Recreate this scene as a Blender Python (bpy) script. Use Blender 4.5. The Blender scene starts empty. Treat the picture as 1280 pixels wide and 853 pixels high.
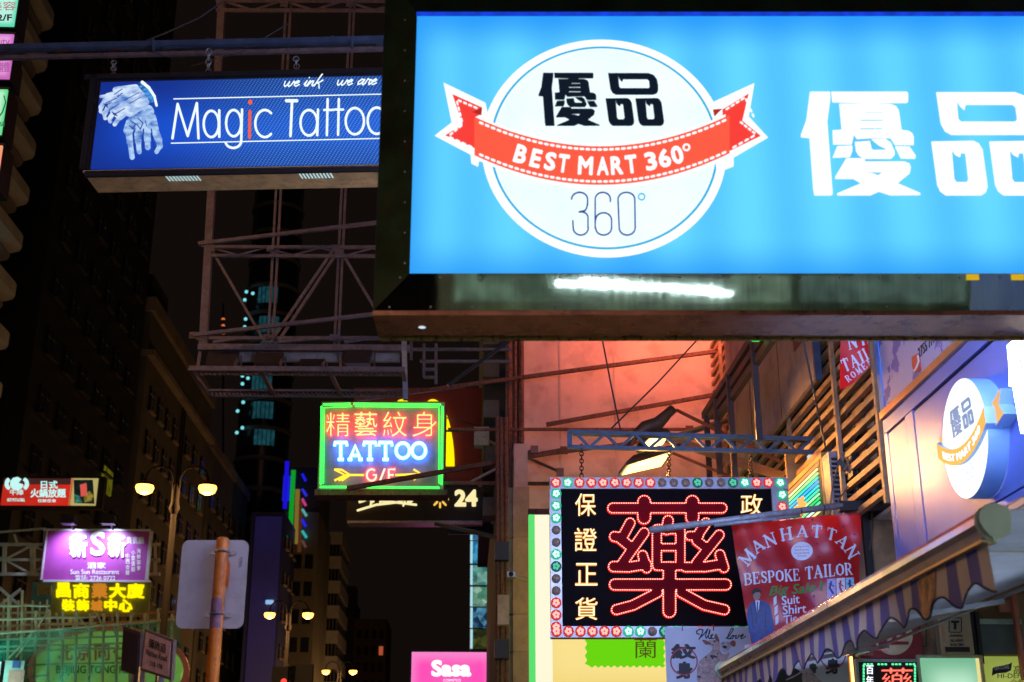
import bpy, bmesh, math, random
import numpy as np
from mathutils import Vector, Matrix
random.seed(7)
SC = bpy.context.scene
COL = SC.collection
R = math.radians

# ------------------------------------------------------------------ camera
F_PX, PITCH, YAW, EYE = 1628.0, R(19.9), R(1.95), Vector((0, 0, 1.6))
cam_d = bpy.data.cameras.new("camera"); cam = bpy.data.objects.new("camera", cam_d); COL.objects.link(cam)
cam.location = EYE; cam.rotation_euler = (R(90) + PITCH, 0, -YAW)
cam_d.sensor_width = 36; cam_d.lens = F_PX * 36 / 1280
cam_d.clip_start = 0.05; cam_d.clip_end = 3000
cam_d.dof.use_dof = True; cam_d.dof.focus_distance = 15.5; cam_d.dof.aperture_fstop = 2.4
SC.camera = cam
# ------------------------------------------------------------------ night sky
w = bpy.data.worlds.new("World"); SC.world = w; w.use_nodes = True
nt = w.node_tree; nt.nodes.clear()
sky = nt.nodes.new('ShaderNodeTexSky'); sky.sky_type = 'NISHITA'; sky.sun_disc = False
sky.sun_elevation = R(-4); sky.sun_rotation = R(200)
bg1 = nt.nodes.new('ShaderNodeBackground'); bg1.inputs[1].default_value = 0.006
nt.links.new(sky.outputs[0], bg1.inputs[0])
bg2 = nt.nodes.new('ShaderNodeBackground'); bg2.inputs[0].default_value = (0.0052, 0.0034, 0.0028, 1); bg2.inputs[1].default_value = 1.0
ad = nt.nodes.new('ShaderNodeAddShader'); wo = nt.nodes.new('ShaderNodeOutputWorld')
nt.links.new(bg1.outputs[0], ad.inputs[0]); nt.links.new(bg2.outputs[0], ad.inputs[1]); nt.links.new(ad.outputs[0], wo.inputs[0])
SC.view_settings.view_transform = 'Standard'; SC.view_settings.look = 'None'
SC.view_settings.exposure = 0; SC.view_settings.gamma = 1
SC.render.engine = 'CYCLES'
SC.cycles.use_denoising = True
SC.cycles.max_bounces = 6; SC.cycles.diffuse_bounces = 3; SC.cycles.glossy_bounces = 3
SC.cycles.transparent_max_bounces = 8
SC.cycles.sample_clamp_indirect = 4

# ------------------------------------------------------------------ pixel rays -> real places
CR = Matrix.Rotation(-YAW, 3, 'Z') @ Matrix.Rotation(R(90) + PITCH, 3, 'X')
def ray(px, py):
    return (CR @ Vector((px - 640, -(py - 426.5), -F_PX))).normalized()
def P(px, py, Y=None, X=None, Z=None):
    d = ray(px, py)
    t = (Y / d.y) if Y is not None else ((X / d.x) if X is not None else (Z - EYE.z) / d.z)
    return EYE + d * t

# ------------------------------------------------------------------ materials
def lin(h):
    h = h.lstrip('#'); o = []
    for i in (0, 2, 4):
        c = int(h[i:i+2], 16) / 255
        o.append(c / 12.92 if c <= .04045 else ((c + .055) / 1.055) ** 2.4)
    return tuple(o)
MC = {}
def mat(name, col, rough=.6, metal=0., var=.25, scale=6., bump=.0, spots=0., coat=0., alpha=1., spec=.5):
    if name in MC: return MC[name]
    if isinstance(col, str): col = lin(col)
    m = bpy.data.materials.new(name); m.use_nodes = True; MC[name] = m
    n = m.node_tree.nodes; l = m.node_tree.links; b = n['Principled BSDF']
    b.inputs['Roughness'].default_value = rough; b.inputs['Metallic'].default_value = metal
    b.inputs['Specular IOR Level'].default_value = spec
    b.inputs['Coat Weight'].default_value = coat; b.inputs['Alpha'].default_value = alpha
    tc = n.new('ShaderNodeTexCoord'); no = n.new('ShaderNodeTexNoise')
    no.inputs['Scale'].default_value = scale; no.inputs['Detail'].default_value = 8; no.inputs['Roughness'].default_value = .65
    l.new(tc.outputs['Object'], no.inputs['Vector'])
    cr = n.new('ShaderNodeValToRGB')
    d = tuple(c * (1 - var) for c in col); u = tuple(min(1, c * (1 + var)) for c in col)
    cr.color_ramp.elements[0].position = .3; cr.color_ramp.elements[0].color = (*d, 1)
    cr.color_ramp.elements[1].position = .7; cr.color_ramp.elements[1].color = (*u, 1)
    l.new(no.outputs['Fac'], cr.inputs[0]); out = cr.outputs[0]
    if spots > 0:
        n2 = n.new('ShaderNodeTexNoise'); n2.inputs['Scale'].default_value = scale * 2.7; n2.inputs['Detail'].default_value = 10
        l.new(tc.outputs['Object'], n2.inputs['Vector'])
        r2 = n.new('ShaderNodeValToRGB'); r2.color_ramp.elements[0].position = .52; r2.color_ramp.elements[1].position = .62
        r2.color_ramp.elements[0].color = (0, 0, 0, 1); r2.color_ramp.elements[1].color = (spots, spots, spots, 1)
        l.new(n2.outputs['Fac'], r2.inputs[0])
        mx = n.new('ShaderNodeMix'); mx.data_type = 'RGBA'
        l.new(r2.outputs[0], mx.inputs[0]); l.new(out, mx.inputs[6]); mx.inputs[7].default_value = (.06, .028, .014, 1)
        out = mx.outputs[2]
    l.new(out, b.inputs['Base Color'])
    if bump > 0:
        bp = n.new('ShaderNodeBump'); bp.inputs['Strength'].default_value = bump; bp.inputs['Distance'].default_value = .01
        n3 = n.new('ShaderNodeTexNoise'); n3.inputs['Scale'].default_value = scale * 5; n3.inputs['Detail'].default_value = 6
        l.new(tc.outputs['Object'], n3.inputs['Vector']); l.new(n3.outputs['Fac'], bp.inputs['Height']); l.new(bp.outputs[0], b.inputs['Normal'])
    rr = n.new('ShaderNodeMapRange'); rr.inputs[3].default_value = max(.02, rough - .1); rr.inputs[4].default_value = min(1, rough + .15) if rough > 0 else .05
    l.new(no.outputs['Fac'], rr.inputs[0]); l.new(rr.outputs[0], b.inputs['Roughness'])
    return m
def emi(name, col, s=1., base=.02, var=.0, scale=8., samp=True):
    if name in MC: return MC[name]
    if isinstance(col, str): col = lin(col)
    m = bpy.data.materials.new(name); m.use_nodes = True; MC[name] = m
    n = m.node_tree.nodes; l = m.node_tree.links; b = n['Principled BSDF']
    b.inputs['Base Color'].default_value = (base, base, base, 1); b.inputs['Roughness'].default_value = .5; b.inputs['Specular IOR Level'].default_value = .12
    b.inputs['Emission Color'].default_value = (*col, 1); b.inputs['Emission Strength'].default_value = s
    if var > 0:
        tc = n.new('ShaderNodeTexCoord'); no = n.new('ShaderNodeTexNoise'); no.inputs['Scale'].default_value = scale; no.inputs['Detail'].default_value = 5
        l.new(tc.outputs['Object'], no.inputs['Vector'])
        mr = n.new('ShaderNodeMapRange'); mr.inputs[1].default_value = .3; mr.inputs[2].default_value = .7
        mr.inputs[3].default_value = s * (1 - var); mr.inputs[4].default_value = s * (1 + var)
        l.new(no.outputs['Fac'], mr.inputs[0]); l.new(mr.outputs[0], b.inputs['Emission Strength'])
    if not samp: m.cycles.emission_sampling = 'NONE'
    return m

# ------------------------------------------------------------------ object helpers
def link(o, parent=None):
    COL.objects.link(o)
    if parent is not None: o.parent = parent
    return o
def mesh_obj(name, verts, faces, m, parent=None, loc=None, smooth=False, rz=None):
    me = bpy.data.meshes.new(name); me.from_pydata([tuple(v) for v in verts], [], faces); me.update()
    if m is not None: me.materials.append(m)
    if smooth: me.polygons.foreach_set('use_smooth', [True] * len(me.polygons))
    o = bpy.data.objects.new(name, me)
    if loc is not None: o.location = loc
    if rz is not None: o.rotation_euler = (0, 0, rz)
    return link(o, parent)
def tag(o, label=None, cat=None, group=None, kind=None):
    if label: o['label'] = label
    if cat: o['category'] = cat
    if group: o['group'] = group
    if kind: o['kind'] = kind
    return o
def thing(name, label, cat, loc=(0, 0, 0), rz=0., group=None):
    o = bpy.data.objects.new(name, None); COL.objects.link(o); o.empty_display_size = .1
    o.location = loc; o.rotation_euler = (0, 0, rz)
    return tag(o, label, cat, group)
class Geo:
    """collects raw geometry for ONE object"""
    def __init__(s): s.v = []; s.f = []
    def add(s, v, f):
        k = len(s.v); s.v += [tuple(a) for a in v]; s.f += [tuple(i + k for i in g) for g in f]; return s
    def box(s, a, b):
        (x0, y0, z0), (x1, y1, z1) = a, b
        v = [(x0,y0,z0),(x1,y0,z0),(x1,y1,z0),(x0,y1,z0),(x0,y0,z1),(x1,y0,z1),(x1,y1,z1),(x0,y1,z1)]
        return s.add(v, [(0,3,2,1),(4,5,6,7),(0,1,5,4),(1,2,6,5),(2,3,7,6),(3,0,4,7)])
    def bar(s, p, q, w=.05, h=None, up=(0, 0, 1)):
        h = h or w; p = Vector(p); q = Vector(q); d = (q - p)
        if d.length < 1e-6: return s
        d.normalize(); up = Vector(up)
        if abs(d.dot(up)) > .98: up = Vector((0, 1, 0))
        a = d.cross(up).normalized() * (w / 2); b = a.cross(d).normalized() * (h / 2)
        v = [p-a-b, p+a-b, p+a+b, p-a+b, q-a-b, q+a-b, q+a+b, q-a+b]
        return s.add(v, [(0,1,2,3),(7,6,5,4),(0,4,5,1),(1,5,6,2),(2,6,7,3),(3,7,4,0)])
    def tube(s, pts, r, n=8, cap=True, closed=False):
        pts = [Vector(p) for p in pts]
        if len(pts) < 2: return s
        rs = r if isinstance(r, (list, tuple)) else [r] * len(pts)
        vs = []; fs = []; prev = None; N = len(pts)
        for i, p in enumerate(pts):
            if closed: d = pts[(i+1) % N] - pts[i-1]
            else: d = pts[min(i+1, N-1)] - pts[max(i-1, 0)]
            if d.length < 1e-9: d = Vector((0, 0, 1))
            d.normalize()
            if prev is None:
                a = d.cross(Vector((0, 0, 1)))
                if a.length < .1: a = d.cross(Vector((1, 0, 0)))
            else:
                a = prev - d * prev.dot(d)
                if a.length < 1e-4: a = d.cross(Vector((0, 0, 1)))
            a.normalize(); prev = a; b = d.cross(a)
            for k in range(n):
                t = 2 * math.pi * k / n; vs.append(p + (a * math.cos(t) + b * math.sin(t)) * rs[i])
        M = N if closed else N - 1
        for i in range(M):
            j = (i + 1) % N
            for k in range(n):
                k2 = (k + 1) % n; fs.append((i*n+k, i*n+k2, j*n+k2, j*n+k))
        if cap and not closed:
            fs.append(tuple(range(n))[::-1]); fs.append(tuple((N-1)*n + k for k in range(n)))
        return s.add(vs, fs)
    def disc(s, c, r, n=16, nrm=(0, -1, 0), r0=0.):
        c = Vector(c); nr = Vector(nrm).normalized(); a = nr.cross(Vector((0, 0, 1)))
        if a.length < .1: a = nr.cross(Vector((1, 0, 0)))
        a.normalize(); b = nr.cross(a)
        if r0 <= 0:
            return s.add([c + (a*math.cos(2*math.pi*k/n) + b*math.sin(2*math.pi*k/n))*r for k in range(n)], [tuple(range(n))])
        v = []
        for k in range(n):
            e = a*math.cos(2*math.pi*k/n) + b*math.sin(2*math.pi*k/n); v += [c+e*r0, c+e*r]
        return s.add(v, [(2*k, 2*k+1, 2*((k+1) % n)+1, 2*((k+1) % n)) for k in range(n)])
    def lathe(s, prof, c=(0, 0, 0), n=20, axis='z'):
        c = Vector(c); v = []
        for (r, h) in prof:
            for k in range(n):
                t = 2*math.pi*k/n
                if axis == 'z': v.append(c + Vector((r*math.cos(t), r*math.sin(t), h)))
                elif axis == 'y': v.append(c + Vector((r*math.cos(t), h, r*math.sin(t))))
                else: v.append(c + Vector((h, r*math.cos(t), r*math.sin(t))))
        f = []
        for i in range(len(prof) - 1):
            for k in range(n):
                k2 = (k+1) % n; f.append((i*n+k, i*n+k2, (i+1)*n+k2, (i+1)*n+k))
        return s.add(v, f)
    def obj(s, name, m, parent=None, smooth=False, loc=None): return mesh_obj(name, s.v, s.f, m, parent, smooth=smooth, loc=loc)
def bx(name, a, b, m, parent=None): return Geo().box(a, b).obj(name, m, parent)
def bevel(o, w=.01, seg=2):
    md = o.modifiers.new('bevel', 'BEVEL'); md.width = w; md.segments = seg; md.limit_method = 'ANGLE'; return o
def dup(root, loc=None, label=None):
    r = root.copy(); COL.objects.link(r)
    if loc is not None: r.location = loc
    if label: r['label'] = label
    for ch in list(root.children):
        c = ch.copy(); COL.objects.link(c); c.parent = r
        for g in ch.children:
            d = g.copy(); COL.objects.link(d); d.parent = c
    return r
def share(o, parent, loc, name=None, m=None, rot=None):
    c = o.copy()
    if m is not None:
        c.data = DATA_M(o.data, m)
    c.parent = parent; c.location = loc
    if rot is not None: c.rotation_euler = rot
    COL.objects.link(c); return c
_dm = {}
def DATA_M(me, m):
    k = (me.name, m.name)
    if k not in _dm:
        d = me.copy(); d.materials.clear(); d.materials.append(m); _dm[k] = d
    return _dm[k]

# ------------------------------------------------------------------ lettering and filled outlines
_tx = bpy.data.objects.new('tmp_text', bpy.data.curves.new('tmp_text', 'FONT'))
_cx = bpy.data.objects.new('tmp_curve', bpy.data.curves.new('tmp_curve', 'CURVE'))
_tc = {}
def _grab(o):
    COL.objects.link(o); bpy.context.view_layer.update()
    dg = bpy.context.evaluated_depsgraph_get(); e = o.evaluated_get(dg); me = e.to_mesh()
    v = [tuple(a.co) for a in me.vertices]; f = [tuple(p.vertices) for p in me.polygons]; e.to_mesh_clear()
    COL.objects.unlink(o); return v, f
def text_geo(s, offset=0., spacing=1., shear=0., res=3):
    k = (s, offset, spacing, shear, res)
    if k not in _tc and abs(offset) > 1e-6:
        v, f = text_geo(s, 0., spacing, shear, res); P2 = np.array([(a[0], a[1]) for a in v])
        key = {}; idx = [key.setdefault((round(a[0], 4), round(a[1], 4)), i) for i, a in enumerate(v)]; cnt = {}
        for q in f:
            if min(v[i][2] for i in q) < .49: continue
            for e in range(len(q)):
                a, b = idx[q[e]], idx[q[(e+1) % len(q)]]; cnt[(min(a, b), max(a, b))] = cnt.get((min(a, b), max(a, b)), 0) + 1
        E = [e for e, c in cnt.items() if c == 1]; st = .022 if len(s) < 3 else .03; pad = abs(offset) + 2*st
        gx = np.arange(P2[:, 0].min()-pad, P2[:, 0].max()+pad+st, st); gy = np.arange(P2[:, 1].min()-pad, P2[:, 1].max()+pad+st, st)
        X, Y = np.meshgrid(gx, gy); D = np.full(X.shape, 1e9); ins = np.zeros(X.shape, bool)
        for a, b in E:
            (x0, y0), (x1, y1) = P2[a], P2[b]; vx, vy = x1-x0, y1-y0; L2 = vx*vx+vy*vy
            if L2 < 1e-14: continue
            t = np.clip(((X-x0)*vx+(Y-y0)*vy)/L2, 0, 1); D = np.minimum(D, np.hypot(X-x0-t*vx, Y-y0-t*vy))
            if y0 != y1: ins ^= ((y0 > Y) != (y1 > Y)) & (X < x0 + (Y-y0)*vx/(vy if vy else 1e-9))
        _tc[k] = march(np.where(ins, -D, D) - offset, gx, gy)
    if k not in _tc:
        c = _tx.data; c.body = s; c.size = 1; c.offset = 0; c.extrude = .5; c.space_character = spacing; c.shear = shear; c.resolution_u = res
        _tc[k] = _grab(_tx)
    return _tc[k]
def fill(loops):
    c = _cx.data; c.splines.clear(); c.dimensions = '2D'; c.fill_mode = 'BOTH'; c.extrude = .5
    for L in loops:
        sp = c.splines.new('POLY'); sp.points.add(len(L) - 1); sp.use_cyclic_u = True
        for i, p in enumerate(L): sp.points[i].co = (p[0], -p[1], 0, 1)
    v, f = _grab(_cx); return [(a[0], -a[1], a[2]) for a in v], f
def smooth_loop(L, it=2):
    for _ in range(it):
        o = []
        for i in range(len(L)):
            a, b = L[i], L[(i+1) % len(L)]
            o += [(a[0]*.75+b[0]*.25, a[1]*.75+b[1]*.25), (a[0]*.25+b[0]*.75, a[1]*.25+b[1]*.75)]
        L = o
    return L
MAXRUN = [999]
def march(D, gx, gy):
    """solid (depth -.5..+.5) of the region D < 0"""
    D = np.where(np.abs(D) < 1e-9, 1e-9, D); ins = D < 0; H, W = D.shape; V = {}; vs = []; fs = []
    def vid(k, p):
        if k not in V: V[k] = len(vs); vs.append(p)
        return V[k]
    def corner(j, i): return vid((0, j, i), (float(gx[i]), float(gy[j])))
    def hx(j, i): a, b = D[j, i], D[j, i+1]; return vid((1, j, i), (float(gx[i] + (gx[i+1]-gx[i])*a/(a-b)), float(gy[j])))
    def vx(j, i): a, b = D[j, i], D[j+1, i]; return vid((2, j, i), (float(gx[i]), float(gy[j] + (gy[j+1]-gy[j])*a/(a-b))))
    code = ins[:-1, :-1]*1 + ins[:-1, 1:]*2 + ins[1:, 1:]*4 + ins[1:, :-1]*8
    for j in range(H-1):
        row = code[j]; nz = np.nonzero(row)[0]
        if not len(nz): continue
        run = None
        for i in list(nz) + [W+5]:
            c = int(row[i]) if i < W-1 else 0
            if c == 15:
                if run is None or i != run[1] + 1 or run[1]-run[0] >= MAXRUN[0]:
                    if run: fs.append((corner(j, run[0]), corner(j, run[1]+1), corner(j+1, run[1]+1), corner(j+1, run[0])))
                    run = [i, i]
                else: run[1] = i
                continue
            if run: fs.append((corner(j, run[0]), corner(j, run[1]+1), corner(j+1, run[1]+1), corner(j+1, run[0]))); run = None
            if c == 0: continue
            pts = []
            for bit, cj, ci, cross in ((1, j, i, ('h', j, i, 2)), (2, j, i+1, ('v', j, i+1, 4)), (4, j+1, i+1, ('h', j+1, i, 8)), (8, j+1, i, ('v', j, i, 1))):
                if c & bit: pts.append(corner(cj, ci))
                if bool(c & bit) != bool(c & cross[3]): pts.append(hx(cross[1], cross[2]) if cross[0] == 'h' else vx(cross[1], cross[2]))
            if len(pts) > 2: fs.append(tuple(pts))
    n = len(vs); cnt = {}
    for f in fs:
        for k in range(len(f)): cnt[(f[k], f[(k+1) % len(f)])] = 1
    ring = {e for e in cnt if (e[1], e[0]) not in cnt}
    side = [(a, b, b+n, a+n) for a, b in ring if not (vs[a][1] == vs[b][1] and abs(vs[a][0]-vs[b][0]) > 1.01*(gx[1]-gx[0]))]
    V3 = [(x, y, .5) for x, y in vs] + [(x, y, -.5) for x, y in vs]
    return V3, fs + side
def sdf_strokes(strokes, step=.5):
    S = np.array(strokes, float); pad = S[:, 4].max() + 2 * step
    x0 = min(S[:, 0].min(), S[:, 2].min()) - pad; x1 = max(S[:, 0].max(), S[:, 2].max()) + pad
    y0 = min(S[:, 1].min(), S[:, 3].min()) - pad; y1 = max(S[:, 1].max(), S[:, 3].max()) + pad
    gx = np.arange(x0, x1 + step, step); gy = np.arange(y0, y1 + step, step)
    X, Y = np.meshgrid(gx, gy); D = np.full(X.shape, 1e9)
    for a, b, c, d, r in S:
        vx, vy = c - a, d - b; L2 = vx*vx + vy*vy
        t = np.clip(((X-a)*vx + (Y-b)*vy) / L2, 0, 1) if L2 > 0 else 0
        D = np.minimum(D, np.hypot(X-a-t*vx, Y-b-t*vy) - r)
    return D, gx, gy
def sdf_fill(loops, st=.45):
    E = [(L[i], L[(i+1) % len(L)]) for L in loops for i in range(len(L))]; A = np.array([p for L in loops for p in L], float)
    gx = np.arange(A[:, 0].min()-2*st, A[:, 0].max()+3*st, st); gy = np.arange(A[:, 1].min()-2*st, A[:, 1].max()+3*st, st)
    X, Y = np.meshgrid(gx, gy); D = np.full(X.shape, 1e9); ins = np.zeros(X.shape, bool)
    for (x0, y0), (x1, y1) in E:
        vx, vy = x1-x0, y1-y0; L2 = vx*vx+vy*vy
        if L2 < 1e-12: continue
        t = np.clip(((X-x0)*vx+(Y-y0)*vy)/L2, 0, 1); D = np.minimum(D, np.hypot(X-x0-t*vx, Y-y0-t*vy))
        if y0 != y1: ins ^= ((y0 > Y) != (y1 > Y)) & (X < x0 + (Y-y0)*vx/vy)
    return march(np.where(ins, -D, D), gx, gy)
def contour_points(D, gx, gy, gap):
    """evenly spread points on the outline D = 0 (chains of edge crossings)"""
    ins = D < 0; step = gx[1]-gx[0]; adj = {}; pos = {}
    H, W = D.shape; code = ins[:-1, :-1]*1 + ins[:-1, 1:]*2 + ins[1:, 1:]*4 + ins[1:, :-1]*8
    def hp(j, i): k = (1, j, i); a, b = D[j, i], D[j, i+1]; pos[k] = (gx[i]+step*a/(a-b), gy[j]); return k
    def vp(j, i): k = (2, j, i); a, b = D[j, i], D[j+1, i]; pos[k] = (gx[i], gy[j]+step*a/(a-b)); return k
    for j, i in zip(*[q.tolist() for q in np.nonzero((code > 0) & (code < 15))]):
        c = int(code[j, i]); E = []
        if bool(c & 1) != bool(c & 2): E.append(hp(j, i))
        if bool(c & 2) != bool(c & 4): E.append(vp(j, i+1))
        if bool(c & 4) != bool(c & 8): E.append(hp(j+1, i))
        if bool(c & 8) != bool(c & 1): E.append(vp(j, i))
        for q in range(0, len(E)-1, 2): adj.setdefault(E[q], []).append(E[q+1]); adj.setdefault(E[q+1], []).append(E[q])
    out = []; seen = set()
    for k in list(adj):
        if k in seen: continue
        L = []; cur = k
        while cur is not None:
            seen.add(cur); L.append(pos[cur]); nx = [q for q in adj[cur] if q not in seen]; cur = nx[0] if nx else None
        if len(L) < 5: continue
        A = np.array(L + [L[0]]); d = np.r_[0, np.cumsum(np.hypot(*np.diff(A, axis=0).T))]; m = max(4, int(round(d[-1]/gap)))
        t = np.arange(m)*d[-1]/m; out += list(zip(np.interp(t, d, A[:, 0]).tolist(), np.interp(t, d, A[:, 1]).tolist()))
    return out
def polystroke(pts, r):
    return [(pts[i][0], pts[i][1], pts[i+1][0], pts[i+1][1], r) for i in range(len(pts)-1)]

class Board:
    """an upright plane: o = a point on it, a = its turn about z; local x along it, local -y towards the viewer"""
    def __init__(s, o, a=0.):
        s.disp = None; s.o = Vector(o); s.a = a; s.u = Vector((math.cos(a), math.sin(a), 0)); s.n = Vector((math.sin(a), -math.cos(a), 0)); s.root = None
    def uv(s, px, py, d=0.):
        D = ray(px, py); o = s.o + s.n * d; t = (o - EYE).dot(s.n) / D.dot(s.n); p = EYE + D * t - s.o
        return p.dot(s.u), p.z
    def thing(s, name, label, cat, group=None):
        s.root = thing(name, label, cat, s.o, s.a, group); return s.root
    def rect(s, name, px0, py0, px1, py1, m, d0=0., d1=.02, parent=None, lean=True):
        """box spanning the pixel rectangle (opposite corners), from d0 to d1 in front of the plane"""
        a = s.uv(px0, py0, d1); b = s.uv(px1, py1, d1)
        if abs(px1-px0) < .5*abs(py1-py0):
            ym = (py0+py1)/2; a = (s.uv(px0, ym, d1)[0], a[1]); b = (s.uv(px1, ym, d1)[0], b[1])
        x0, x1 = sorted((a[0], b[0])); z0, z1 = sorted((a[1], b[1]))
        return bx(name, (x0, -d1, z0), (x1, -d0, z1), m, parent or s.root)
    def put(s, name, v, f, m, d0, d1, parent=None):
        """v in pixel x, y and depth -.5..+.5"""
        out = []
        for x, y, z in v:
            u, w_ = s.uv(x, y, d1); out.append((u, -(d0 + (z + .5) * (d1 - d0)) - (s.disp(u, w_) if s.disp else 0), w_))
        f = [g[::-1] for g in f]
        return mesh_obj(name, out, f, m, parent or s.root)
    def local(s, name, v, f, m, d0, d1, fn, parent=None):
        """v in drawing units, fn maps them to board x, z in metres"""
        out = []
        for x, y, z in v: a, b = fn(x, y); out.append((a, -(d0 + (z + .5)*(d1-d0)) - (s.disp(a, b) if s.disp else 0), b))
        return mesh_obj(name, out, [g[::-1] for g in f], m, parent or s.root)
    def poly(s, name, loops, m, d0=0., d1=.01, parent=None):
        v, f = sdf_fill(loops) if s.disp else fill(loops); return s.put(name, v, f, m, d0, d1, parent)
    def strokes(s, name, st, m, d0=0., d1=.01, step=.4, parent=None):
        D, gx, gy = sdf_strokes(st, step); v, f = march(D, gx, gy); return s.put(name, v, f, m, d0, d1, parent)
    def text(s, name, t, box, m, d0=0., d1=.01, parent=None, offset=0., spacing=1., shear=0., slope=0., res=3):
        """box = (x0,y0,x1,y1) pixels of the inked extent; slope = rise of the baseline in px over the width"""
        v, f = text_geo(t, offset, spacing, shear, res)
        xs = [a[0] for a in v]; ys = [a[1] for a in v]; ax, bx_ = min(xs), max(xs); ay, by = min(ys), max(ys)
        x0, y0, x1, y1 = box; o = []
        for a in v:
            p = (a[0]-ax)/(bx_-ax); q = (a[1]-ay)/(by-ay); o.append((x0+p*(x1-x0), y1-q*(y1-y0) - slope*p, -a[2]))
        o = [(a, b, -c) for a, b, c in o]
        out = []
        for x, y, z in o:
            u, w_ = s.uv(x, y, d1); out.append((u, -(d0 + (z + .5) * (d1 - d0)) - (s.disp(u, w_) if s.disp else 0), w_))
        return mesh_obj(name, out, f, m, parent or s.root)
    def chars(s, name, t, fn, m, d0=0., d1=.01, parent=None, offset=0.):
        """one mesh of single characters; fn(i) -> (centre x, centre y, width, height, angle) in pixels"""
        G = Geo(); cap = None
        for i, ch in enumerate(t):
            if ch == ' ': continue
            v, f = text_geo(ch, offset); xs = [a[0] for a in v]; ys = [a[1] for a in v]
            cx, cy = (min(xs)+max(xs))/2, (min(ys)+max(ys))/2; sx, sy = max(xs)-min(xs), max(ys)-min(ys)
            X, Y, W, H, A = fn(i); o = []
            for a in v:
                p = (a[0]-cx)/sx*W; q = -(a[1]-cy)/sy*H
                x = X + p*math.cos(A) - q*math.sin(A); y = Y + p*math.sin(A) + q*math.cos(A)
                u, w_ = s.uv(x, y, d1); o.append((u, -(d0 + (a[2] + .5)*(d1-d0)) - (s.disp(u, w_) if s.disp else 0), w_))
            G.add(o, f)
        return G.obj(name, m, parent or s.root)
    def tube(s, name, paths, r, m, d=.03, parent=None, n=6, closed=False):
        G = Geo()
        for L in paths: G.tube([(lambda q: (q[0], -d, q[1]))(s.uv(x, y, d)) for x, y in L], r, n, closed=closed)
        return G.obj(name, m, parent or s.root, smooth=True)

# ------------------------------------------------------------------ common materials
rust = mat('rusty_steel', (.16, .085, .06), .75, .3, .4, 9, .2, .7)
pinksteel = mat('primer_painted_steel', (.17, .125, .12), .6, .2, .3, 7, .1, .35)
blacksteel = mat('black_painted_steel', (.02, .02, .022), .45, .3, .3, 8, .05)
bluesteel = mat('dark_blue_painted_steel', (.06, .10, .17), .45, .2, .3, 8, .05)
galv = mat('galvanised_steel', (.42, .43, .45), .4, .8, .2, 12, .05, .2)
cable = mat('black_cable', (.012, .012, .012), .5)
darkglass = mat('dark_glass', (.012, .014, .018), .12, 0, .2, 3, 0, 0, 0, 1, .8)
def C(ox, oy, s, pts): return [(ox + x*s, oy + y*s) for x, y in pts]

# ================================================================== GROUND AND STREET
asph = mat('asphalt', (.045, .045, .047), .75, 0, .3, 3, .4)
pave = mat('concrete_paving', (.22, .21, .2), .7, 0, .2, 5, .3)
tag(bx('ground', (-400, -200, -.3), (400, 900, -.02), asph), kind='structure')
tag(bx('road', (-21.5, -60, -.02), (-.8, 500, 0), asph), kind='structure')
wp = mat('road_paint', (.75, .75, .72), .6, 0, .1, 4)
g = Geo()
for x in (-5, -13.6, -17.5):
    for k in range(24): g.box((x-.06, -20+k*9, 0), (x+.06, -15+k*9, .004))
tag(g.obj('lane_marking', wp), kind='structure')
pv = bx('pavement', (-.8, -20, -.02), (8, 120, .13), pave); tag(pv, kind='structure')
bx('kerb', (-.95, -20, -.02), (-.8, 120, .14), mat('kerb_stone', (.3, .29, .28), .6), pv)
tag(bx('pavement', (-27, -20, -.02), (-21.5, 300, .13), pave), kind='structure')
med = bx('central_reservation', (-10.3, -20, 0), (-8.8, 200, .15), pave); tag(med, kind='structure')

# ================================================================== LEFT BUILDINGS
tanwall = mat('tan_render', (.155, .14, .115), .8, 0, .3, .25, .2)
darkwall = mat('sooty_concrete', (.04, .042, .045), .85, 0, .3, .2, .2)
greywall = mat('grey_render', (.24, .23, .23), .8, 0, .25, .2)
beige = mat('beige_concrete', (.38, .32, .25), .8, 0, .3, .4, .2)

def windows_x(parent, X, y0, y1, ny, z0, z1, nz, w, h, litmat=None, lit=(), fm=None):
    """windows on a wall whose plane is x = X, facing the street (+x)"""
    fr = bx('window', (0, -w/2, -h/2), (.12, w/2, h/2), darkglass, parent); fr.location = (X, 0, 0)
    g = Geo().box((.12, -w/2-.12, -h/2-.14), (.4, w/2+.12, -h/2)).box((.12, -.04, -h/2), (.16, .04, h/2)).box((.12, -w/2, h*.18), (.16, w/2, h*.18+.08))
    sl = g.obj('frame', fm or beige, fr)
    first = True; k = 0
    for j in range(nz):
        for i in range(ny):
            y = y0 + (i+.5)*(y1-y0)/ny; z = z0 + (j+.5)*(z1-z0)/nz
            if first: f = fr; first = False; f.location = (X, y, z)
            else:
                f = fr.copy(); f.location = (X, y, z); COL.objects.link(f); c = sl.copy(); c.parent = f; COL.objects.link(c)
            if k in lit: f.data = DATA_M(fr.data, litmat)
            k += 1
def windows_y(parent, Y, x0, x1, nx, z0, z1, nz, w, h, litmat=None, lit=(), frac=0):
    fr = bx('window', (-w/2, -.12, -h/2), (w/2, 0, h/2), darkglass, parent); first = True; k = 0
    for j in range(nz):
        for i in range(nx):
            x = x0 + (i+.5)*(x1-x0)/nx; z = z0 + (j+.5)*(z1-z0)/nz
            f = fr if first else fr.copy()
            if not first: COL.objects.link(f)
            first = False; f.location = (x, Y, z)
            if litmat and (k in lit): f.data = DATA_M(fr.data, litmat)
            k += 1
cyanlit = emi('cyan_lit_window', (.03, .22, .26), .6, var=.6, scale=2.)
warmlit = emi('warm_lit_window', (.35, .22, .05), .35, var=.5, scale=3)

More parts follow.
